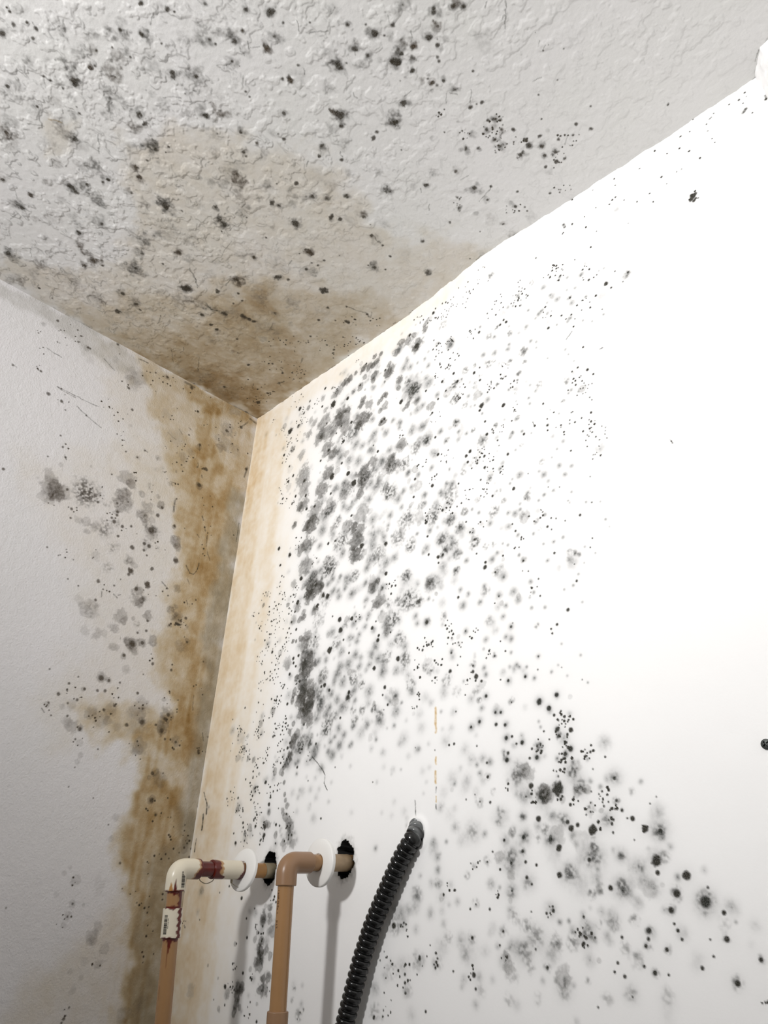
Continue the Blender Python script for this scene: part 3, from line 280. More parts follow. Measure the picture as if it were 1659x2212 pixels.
MARKS_CEIL = '''
d 4052 6669 305 92;d 4256 6609 246 92;d 4391 6513 163 92;d 4393 6400 247 92;d 4261 6384 195 92;d 4391 6745 106 92;d 4367 6700 134 92;d 5546 5665 339 92;
d 5702 5423 289 92;d 5747 5343 132 92;d 4674 5780 198 92;d 4491 5702 174 92;d 4430 5741 262 92;d 4122 5796 448 92;d 5105 5692 164 92;d 5242 5492 274 92;
d 3435 6372 273 92;d 5097 4989 263 92;d 5072 4941 265 92;d 4299 5018 347 92;d 3751 5561 222 92;d 3353 5450 299 92;d 3446 5992 141 92;d 4100 4690 231 92;
d 4060 4475 135 92;d 4167 4493 134 92;d 2764 6139 330 92;d 4539 5462 148 92;d 4239 4883 289 92;d 3893 6103 149 92;d 3905 6019 180 92;d 5320 5264 125 92;
d 4855 5662 112 92;d 4904 5448 128 92;d 3809 5628 157 92;d 3919 5857 182 92;d 4982 4736 136 92;mn 2758 6122 994 60;mn 4595 5560 1020 55;mn 4073 4929 812 60;
mn 4524 5446 667 45;m 5270 5407 689 50;m 5267 5467 548 45;m 5084 5628 688 50;m 4976 5753 688 50;m 5009 5814 409 45;m 4842 5865 552 30;m 4615 6182 685 45;
m 4643 6173 219 70;m 4241 5926 875 42;m 4270 5999 650 40;m 4177 5867 738 40;m 4122 5796 673 50;m 4528 5923 850 30;m 4926 5514 509 45;m 4307 5447 758 42;
m 4292 5311 845 40;m 4160 5308 778 40;m 4270 5201 622 35;m 3636 5572 640 35;m 3977 5330 632 40;m 4314 5026 786 40;m 3370 6339 766 40;m 3520 6279 607 30;
m 2948 6148 974 30;m 3871 5743 554 30;m 3952 6290 726 22;m 3949 6332 434 30;m 5555 5656 522 60;m 4069 6662 554 50;mn 4665 5809 565 40;mn 4444 5748 378 60;
m 3968 4734 834 45;m 4049 4656 1166 50;m 4107 4671 596 50;m 4670 4856 771 25;m 5092 4953 733 40;m 5249 4799 439 40;m 4765 4586 783 30;mn 4765 5554 860 40;
m 4700 5598 574 30;m 3968 5925 450 30;m 4519 4870 625 22;m 3332 5349 839 20;mn 3652 5848 935 20;mn 3456 5746 1121 25;mn 3327 5593 986 30;mn 3018 5653 1178 20;
mn 2645 6015 844 30;m 3364 5463 663 50;m 3802 4870 837 30;m 4997 5207 1156 20;m 4141 6164 432 25;m 3395 6185 620 25;m 3432 6017 941 22;m 4663 5036 456 25;
m 5190 5728 539 30;m 4468 6637 665 15;m 4746 5922 416 35;m 5686 5475 655 25;m 5570 5095 689 25;m 5010 4719 604 30;m 5103 4692 300 40;l 4736 6229 61 80 4619 6141;
l 4736 4911 61 80 4891 4749;l 3638 5245 74 80 3372 5115;ln 3377 5823 64 80 3459 5652;l 3107 5993 41 80 3228 5807;l 5413 5472 40 80 5549 5502;
l 3881 6136 89 80 3908 6005;l 4415 6725 40 80 4371 6688;l 4433 6472 68 80 4390 6384;d 6360 4776 209 92;d 6531 4563 367 92;d 6175 4349 361 92;d 6182 4380 249 92;
d 6077 3909 351 92;d 6090 3937 262 92;d 6010 3984 176 92;d 6138 4678 297 92;d 5966 4650 303 92;d 5769 4890 220 92;d 5778 4805 139 92;d 5747 4550 142 92;
d 5273 4755 205 92;d 4917 4383 377 92;d 5055 3929 323 92;d 5381 3578 226 92;d 5382 3472 195 92;d 5075 3697 296 92;d 6155 3169 466 92;d 6139 3284 370 92;
d 6059 3064 222 92;d 6623 3618 398 92;d 6627 3574 257 92;d 7225 3564 349 92;d 6920 3600 276 92;d 6974 3441 251 92;d 6237 2655 290 92;d 6342 2681 223 92;
d 7216 3705 133 92;d 6545 4388 160 92;d 6774 4172 133 92;d 6350 4367 218 92;d 6287 3956 171 92;d 4804 4138 146 92;d 5551 4213 150 92;d 5531 4136 151 92;
d 5662 3058 296 92;d 5667 3692 218 92;d 5762 4449 72 80;d 6069 5136 234 92;d 6724 3559 85 92;d 7064 3850 186 92;d 4828 3732 201 92;m 6536 4567 654 60;
m 6360 4776 392 40;m 6075 5135 442 40;m 5770 4898 687 45;m 5700 4967 688 35;m 5683 4908 499 35;m 5988 4665 687 50;mn 6137 4669 406 70;m 6017 4768 461 50;
m 5948 4836 407 40;mn 6088 4717 352 50;mn 6180 4344 611 70;m 6341 4395 680 42;m 6357 4304 493 35;m 5744 4557 712 40;m 5280 4769 878 40;m 4922 4457 780 42;
m 4924 4387 565 60;mn 5081 4302 779 60;mn 5125 4215 532 55;mn 4949 4251 349 60;mn 5107 4365 402 65;mn 6077 3909 381 80;m 6623 3618 782 60;m 6635 3665 481 50;
m 6658 3760 699 25;m 6161 3174 931 60;mn 6145 3289 523 60;m 5978 3115 794 30;m 6930 3609 607 50;m 6990 3664 327 45;m 7216 3573 671 55;m 6974 3421 475 50;
m 5062 3934 548 50;m 4790 4174 972 25;m 5849 5062 402 40;m 6197 3894 869 20;m 6331 3536 591 25;m 5878 2884 753 25;m 5661 3047 560 45;mn 5068 3692 428 50;
m 4839 3721 503 45;mn 5023 3543 670 30;m 5670 3685 467 40;m 5339 3642 483 25;m 5956 4525 699 25;m 5122 4652 601 20;m 6766 3498 709 20;m 6847 3438 566 25;
m 7069 3846 345 40;m 7079 4069 519 25;mn 4555 4020 671 30;mn 5221 4492 906 15;l 5555 4642 58 80 5737 4543;l 6045 4486 56 80 6137 4415;
l 6682 4280 46 80 6594 4202;l 6672 4098 54 80 6756 4043;l 6766 4033 40 80 6844 3947;l 6087 4550 48 80 6018 4484;l 5960 4579 56 80 5910 4493;
l 5701 4337 73 80 5622 4290;l 6981 3674 68 80 6879 3563;l 6304 3870 50 80 6253 3819;l 7021 4072 59 80 7107 4076;l 6516 3252 45 80 6491 3169;
l 5109 4644 60 80 5090 4684;d 7434 3487 238 92;d 7282 3466 162 92;d 7632 3081 297 92;d 7651 2960 218 92;d 7696 3005 108 92;d 7232 2942 256 92;d 7323 2600 233 92;
d 7293 2664 262 92;d 7295 2740 173 92;d 7438 2415 323 92;d 6869 2715 362 92;d 6590 2646 500 92;d 6611 2614 313 92;d 7864 3243 259 92;d 8070 3146 230 92;
d 8146 3063 204 92;d 7145 3166 450 92;d 7175 3127 282 92;d 7135 3196 281 92;d 7330 3064 307 92;d 7436 3133 301 92;d 7279 3171 250 92;d 7034 2954 116 92;
d 7431 2093 212 92;d 7510 2074 120 92;d 7574 2051 180 92;d 7559 2849 195 92;d 7536 2803 196 92;d 7380 1720 251 92;d 7547 1761 339 92;d 7585 1702 216 92;
d 7525 1591 251 92;d 7010 1694 424 92;d 7135 1591 260 92;d 7353 1409 356 92;d 7260 1379 164 92;d 7367 1537 288 92;d 7641 1260 224 92;d 7641 1159 322 92;
d 7749 1037 258 92;d 7963 963 191 92;d 7484 1127 525 92;d 7826 832 423 92;d 6386 2278 115 92;d 6967 2068 95 92;d 7414 2583 174 92;d 7628 1479 219 92;
d 7749 2428 170 92;d 8137 1633 118 92;d 8409 1627 100 92;d 8550 2268 53 80;d 7799 3192 131 92;d 7798 3111 132 92;d 7670 3557 154 92;d 7894 3285 154 92;
d 7571 1625 124 92;d 8578 2051 81 92;d 8495 2038 109 92;d 8677 1888 109 92;d 7817 1170 222 92;d 7472 1811 185 92;m 7357 3210 959 50;mn 7396 3191 821 45;
mn 7436 3133 466 60;m 7288 3201 691 45;m 7150 3181 787 55;m 7330 3064 502 50;m 7324 3393 540 40;m 7632 3081 539 45;m 7764 2942 593 40;m 7879 3229 647 45;
m 7832 3257 389 40;mn 7793 3116 528 45;mn 7800 3182 393 50;m 8070 3146 639 50;mn 8127 3151 507 40;m 8146 3063 383 40;m 7701 3561 765 35;m 7629 3563 386 30;
m 7569 3569 388 30;m 6875 2720 664 50;m 6596 2651 1092 55;m 6640 2675 775 40;mn 7229 2784 521 55;mn 7296 2677 494 50;m 7325 2771 316 50;m 7428 2415 587 50;
m 7232 2942 427 50;m 7433 2615 374 40;m 7226 2591 295 40;m 7131 2981 574 20;m 7049 3309 505 20;m 7547 1761 493 45;mn 7471 1666 626 40;mn 7520 1584 565 40;
m 7380 1720 471 40;m 7010 1694 653 45;m 7132 1587 423 40;m 7358 1404 551 45;m 7378 1526 544 35;m 7484 1115 656 50;m 7644 1151 483 40;m 7826 832 554 45;
m 7749 1037 419 40;m 7223 1792 476 30;m 7180 1834 317 25;m 8024 2575 1087 12;m 8120 2649 801 15;m 7642 3191 400 15;m 7183 2058 249 25;m 6796 2114 321 20;
m 7671 2921 409 35;m 7690 903 393 40;l 7471 3594 52 80 7431 3526;l 7546 3286 60 80 7458 3206;l 8371 2935 50 80 8325 2878;l 8520 2789 44 80 8333 2550;
l 8411 2671 52 80 8351 2659;l 8519 2165 34 80 8500 2127;l 8559 2070 54 80 8495 2038;l 6934 2780 32 80 7039 2763;l 7336 2431 32 80 7239 2334;
l 7582 2275 32 80 7465 2136;l 7379 1478 48 80 7516 1554;l 8193 1822 43 80 8290 1789;d 1698 5521 382 92;d 2572 5152 365 92;d 2548 5053 332 92;d 3271 4025 489 92;
d 3269 3985 302 92;d 3380 3813 189 92;d 1880 4698 321 92;d 1521 4296 468 92;d 2062 2964 538 92;d 654 5284 509 92;d 3556 4650 349 92;d 3452 4530 320 92;
d 2647 3436 456 92;d 2990 4857 252 92;d 1865 3737 194 92;d 3081 4822 215 92;d 2782 5004 218 92;d 2008 5490 336 92;d 281 4648 183 92;d 216 4400 163 92;
d 1521 4147 215 92;d 1313 4345 302 92;d 3767 4586 172 92;d 1203 3615 320 92;d 2270 3485 170 92;d 2215 3815 292 92;d 4002 4594 269 92;d 1980 5883 217 92;
d 3127 4483 220 92;d 2292 4529 236 92;m 1687 5560 954 45;m 1712 5535 572 50;m 2584 5087 1100 50;m 2758 5027 907 45;m 2561 5217 1091 30;m 3168 5101 869 50;
m 3013 5200 874 25;m 3092 4995 1060 35;m 3081 4849 895 40;m 2628 4713 828 50;m 2601 4682 567 40;m 2687 4851 741 35;m 3280 4031 1127 55;m 3298 4098 821 50;
m 3270 3927 948 35;mn 1669 4590 741 60;mn 1593 4439 712 60;mn 1516 4284 852 65;mn 1562 4208 640 60;mn 1359 4367 643 50;mn 1615 4546 539 60;mn 820 4863 949 45;
m 1826 3757 1512 50;m 1818 3732 1082 40;m 2541 3944 1006 40;m 2425 3900 896 35;m 2181 3847 834 40;m 2058 2950 899 55;mn 2647 3436 704 55;m 666 5289 1058 50;
m 697 5356 714 45;m 613 5176 643 40;m 2304 4591 1171 35;m 2295 4512 708 35;mn 3545 4662 593 60;mn 3426 4516 606 65;mn 3055 4247 640 35;mn 2002 5496 522 50;
mn 2395 5403 545 45;mn 2816 5466 696 30;m 2035 4761 788 30;m 1886 4691 521 60;mn 3096 4513 624 45;mn 1993 5897 615 50;mn 768 3880 1392 30;mn 764 3773 608 45;
mn 160 4922 904 45;mn 181 5008 1570 30;mn 896 4469 1323 25;m 1174 3642 687 45;m 3963 4607 1180 40;m 2464 4079 1202 20;m 2651 3271 839 30;mn 1768 2863 1386 30;
m 1165 3358 934 40;m 1391 5010 612 25;m 2102 4902 775 25;m 2896 3727 1589 22;m 2553 4528 384 35;m 2258 5152 488 25;m 2733 3853 598 30;mn 1646 5280 587 25;
mn 1888 5078 1557 14;mn 851 4269 898 25;mn 549 4866 1321 25;l 937 5192 63 80 1015 5085;l 1015 5085 52 80 873 5027;l 1364 5521 79 80 1546 5522;
l 1845 4327 93 80 1910 4360;l 2512 4451 78 80 2432 4410;l 1917 5701 55 80 1799 5621;l 991 4030 90 80 945 3967;l 2168 3127 55 80 2061 3018;
l 3139 4499 64 80 3237 4459;d 3635 3283 502 92;d 3621 3243 349 92;d 4405 2508 423 92;d 4801 3674 203 92;d 5698 2746 269 92;d 5522 2982 201 92;d 4959 2640 290 92;
d 4452 2976 369 92;d 4485 2875 223 92;d 5077 2467 292 92;d 5314 2318 361 92;d 3793 3510 412 92;d 2844 2452 614 92;d 3366 2043 433 92;d 4132 2039 530 92;
d 4138 1986 368 92;d 3696 1350 533 92;d 3460 1903 217 92;d 2091 2937 449 92;d 3431 2561 332 92;d 5066 1580 274 92;d 4946 2106 228 92;d 4913 2225 226 92;
d 3836 1833 212 92;d 4036 1759 210 92;d 4963 2931 248 92;d 4761 3126 178 92;d 5218 1889 264 92;d 3882 2658 199 92;d 2404 2553 315 92;d 2369 2205 231 92;
d 4643 1118 293 92;d 5201 1732 115 92;d 4430 1660 123 92;d 4006 2111 123 92;d 4003 1863 125 92;d 2616 2281 181 92;d 3489 3196 118 92;d 3972 3077 95 80;
d 4608 1223 146 92;d 4176 1757 166 92;d 2533 2142 183 92;d 4862 2215 265 92;m 3638 3285 1004 60;m 3661 3352 575 60;m 4405 2508 847 55;mn 2855 2459 1050 65;
mn 2855 2390 748 60;m 3366 2043 693 45;mn 4145 2026 816 60;m 3696 1350 622 50;m 4952 2634 727 50;m 4862 2679 548 40;m 4452 2976 591 50;m 4493 2881 482 40;
mn 4425 3528 885 50;mn 4421 3584 599 45;mn 4409 3477 605 50;mn 4248 3405 799 40;mn 4416 3718 1046 30;m 4105 3783 606 35;m 4225 3668 712 30;m 3793 3510 637 50;
m 3637 3660 750 25;m 4064 3194 1126 25;m 4131 3159 486 35;m 4399 3124 623 35;m 4665 3218 711 35;m 4771 2821 618 35;m 4665 2758 627 30;m 4828 2928 538 25;
m 5080 2469 619 45;m 5320 2313 542 50;m 4650 1111 922 42;m 4712 1183 581 35;m 3842 1778 1064 30;m 3835 1701 557 35;m 3612 2162 1475 14;mn 4098 2699 506 25;
mn 3085 1548 1009 40;mn 5076 1968 948 18;mn 5246 1891 639 35;mn 5265 2561 889 25;m 5614 2986 599 30;mn 3438 2555 540 50;m 3324 2696 622 20;m 2109 2938 762 50;
m 2915 2923 632 20;mn 2906 2007 2026 12;mn 2531 2397 1352 10;mn 5048 1491 789 30;m 5609 2516 519 30;mn 5270 2844 1042 12;mn 2942 3469 807 30;m 3066 3443 600 35;
m 4042 3936 354 30;m 4588 3680 861 20;mn 1947 2657 1387 35;m 2631 2825 868 15;m 4954 3551 674 12;m 3647 3219 388 30;mn 5214 1979 749 20;m 4855 2209 493 40;
l 2489 3128 75 80 2282 2845;l 5262 3004 69 80 5355 3039;l 3693 2085 84 80 3809 2106;l 3576 3108 49 80 3986 3098;l 4255 3976 69 80 4371 3965;
l 5784 2821 66 80 5735 2747;l 3029 2911 52 80 3440 2994;l 2605 2539 67 80 2768 2558;l 5077 2445 73 80 5178 2443;d 5811 1973 466 92;d 6322 1046 306 92;
d 6429 1198 214 92;d 6362 1122 173 92;d 6704 1161 334 92;d 6917 508 216 92;d 7748 715 237 92;d 6067 953 225 92;d 5053 1334 166 92;d 5175 475 426 92;
d 5551 969 258 92;d 5844 235 121 92;d 6279 517 114 92;d 8242 982 184 92;d 8344 805 222 92;d 8510 1063 107 92;d 8132 880 150 92;d 7696 895 195 92;
d 7858 682 235 92;d 7611 744 199 92;d 7097 696 168 92;d 6615 394 179 92;d 6883 1015 187 92;d 6706 874 128 92;d 6684 1534 244 92;d 6260 1652 292 92;
d 4989 1108 170 92;d 7016 413 130 92;d 6998 338 109 92;d 6844 446 88 80;d 7407 359 168 92;d 7544 307 125 92;d 7971 1346 91 92;d 4742 972 125 92;
m 5811 1973 762 50;m 5175 475 552 50;m 6704 1161 836 50;m 6717 1055 505 30;m 6692 903 513 35;m 6322 1046 436 50;mn 6698 1521 609 35;m 6458 1737 530 35;
m 6260 1652 626 35;m 6119 1756 545 25;m 5928 2249 614 25;m 6455 802 396 25;mn 6630 414 447 30;mn 5282 1909 446 40;mn 6544 564 890 15;m 7009 221 879 15;
m 5551 969 422 40;m 5047 1431 377 40;m 6910 515 346 40;m 6910 612 343 30;m 7941 1161 298 25;m 6609 156 594 30;m 6048 183 621 20;m 5352 1567 683 20;
m 7595 641 604 20;m 5206 1022 1441 10;l 6068 1388 76 80 5996 1325;l 5077 1547 58 80 5053 1334;l 6653 1397 72 80 6771 1359;l 6886 1018 42 80 6613 930;
l 6159 1686 63 80 6107 1626;l 7981 847 38 80 8069 928;l 7373 2413 70 80 7431 2347;k 7562 1743 1100 1200;k 7504 1613 1306 1600;k 7392 1501 953 1200;
k 7355 1396 965 1000;k 7601 1299 1141 900;k 7797 769 1759 1200;k 6881 510 1302 800;k 8112 914 1686 800;k 7551 284 1250 600;k 6386 1149 861 600;
k 7091 2307 913 400;k 7156 1840 1135 600;k 7363 1695 939 600;d 739 3470 456 92;d 2052 2176 395 92;d 2247 1910 397 92;d 2253 1813 285 92;d 2274 1711 287 92;
d 3451 1061 275 92;d 3115 977 227 92;d 1655 2189 290 92;d 1635 2056 235 92;d 1399 1436 217 92;d 378 1051 238 92;d 2694 815 177 92;d 2778 736 118 80;
d 2737 466 181 92;d 2736 302 183 92;d 1606 826 159 92;d 1263 1118 224 92;d 1649 626 128 80;d 1650 917 126 80;d 1537 540 195 92;d 908 562 169 92;d 841 362 206 92;
d 465 322 353 92;d 3693 855 164 92;d 3427 633 227 92;d 3309 767 170 92;d 2703 1586 280 92;d 1903 283 129 80;d 1689 1667 210 92;d 1075 3231 282 92;
d 1142 3346 334 92;d 2433 873 120 80;d 1742 2422 284 92;d 1687 209 131 80;m 2057 2180 846 50;mn 2247 1910 680 50;m 1965 2482 612 50;m 1996 2364 672 45;
m 1212 3056 679 25;m 809 3390 1139 25;mn 1374 1510 495 40;mn 2294 1533 1448 22;mn 2324 1315 997 30;mn 2728 1939 1201 15;m 2018 1360 598 25;m 1614 2027 530 35;
m 1753 2457 679 30;m 1278 1952 606 20;mn 291 928 2068 20;mn 137 1587 3012 12;m 1723 3190 809 20;m 1371 2013 719 20;m 3693 1823 511 25;mn 3296 1052 1390 10;
m 2712 1578 672 25;m 2220 2063 1124 20;mn 407 1449 1658 20;mn 2832 2015 1077 12;m 2672 1248 460 25;l 2405 3002 65 80 2245 2823;l 2032 2552 124 80 1961 2396;
l 1961 2396 126 80 2020 2296;l 2249 1854 114 80 2285 1704;l 2234 1959 85 80 2267 1837;l 990 2849 87 80 1219 2913;l 2607 2522 66 80 2776 2569;
l 1249 418 100 80 1370 362;l 1258 409 83 80 1211 340;l 384 365 124 80 532 320;l 2169 565 62 80 1996 491;l 626 2157 63 80 796 2202;l 1588 629 81 80 1547 531;
l 2355 1429 87 80 2460 1447;l 271 2120 59 80 594 2340;l 411 1666 60 80 772 1864;k 1651 838 2218 900;k 1648 245 1973 800;k 891 433 3074 1200;k 2715 561 2397 800;
k 731 811 2024 600;k 1754 529 2566 600;k 463 354 2116 800;k 2146 993 2729 700;k -10 1495 2718 600;l 3694 873 66 80 3741 740;l 3741 740 77 80 3815 528;
l 3805 519 89 80 3812 423;l 3812 423 78 80 3919 484;l 4411 39 77 80 4524 21;l 4348 27 66 80 4434 35;l 1226 400 107 80 1366 361;l 2053 507 57 80 2156 537;
l 3974 51 68 80 4035 31;d 3437 593 273 92;d 3810 497 178 92;d 3102 240 119 80;k 3112 250 1903 800;k 2460 859 1915 800;k 2748 191 1960 600;k 3263 148 948 600;
k 3485 585 1359 600;k 3785 266 1358 500;l 3 3738 73 80 -19 3423;l -19 3423 100 80 -54 2993;l -54 2993 82 80 -36 2650;l -45 2360 96 80 -70 2132;
l -70 2132 163 80 -26 1779;l -21 1681 145 80 -37 1256;l -37 1256 183 80 -47 930;l -47 930 152 80 -9 572;l -9 572 202 80 11 306;l 11 306 205 80 -14 13;
l 26 19 306 80 249 -37;l 249 -37 243 80 479 -39;l 479 -39 120 80 824 -30;l 1267 -4 91 80 1951 -14;l 2108 5 64 80 2871 -4;l 3630 9 58 80 4166 2;
l 6006 156 80 80 5887 144;l 6527 145 191 80 6673 112;l 10276 300 79 80 10349 324;l 10349 324 78 80 10407 362;l 10231 270 80 80 10276 300;
l 10200 210 54 80 10231 270;l 10074 7 111 80 10114 23;d 9202 417 117 92;l 9192 410 88 80 9216 420;'''
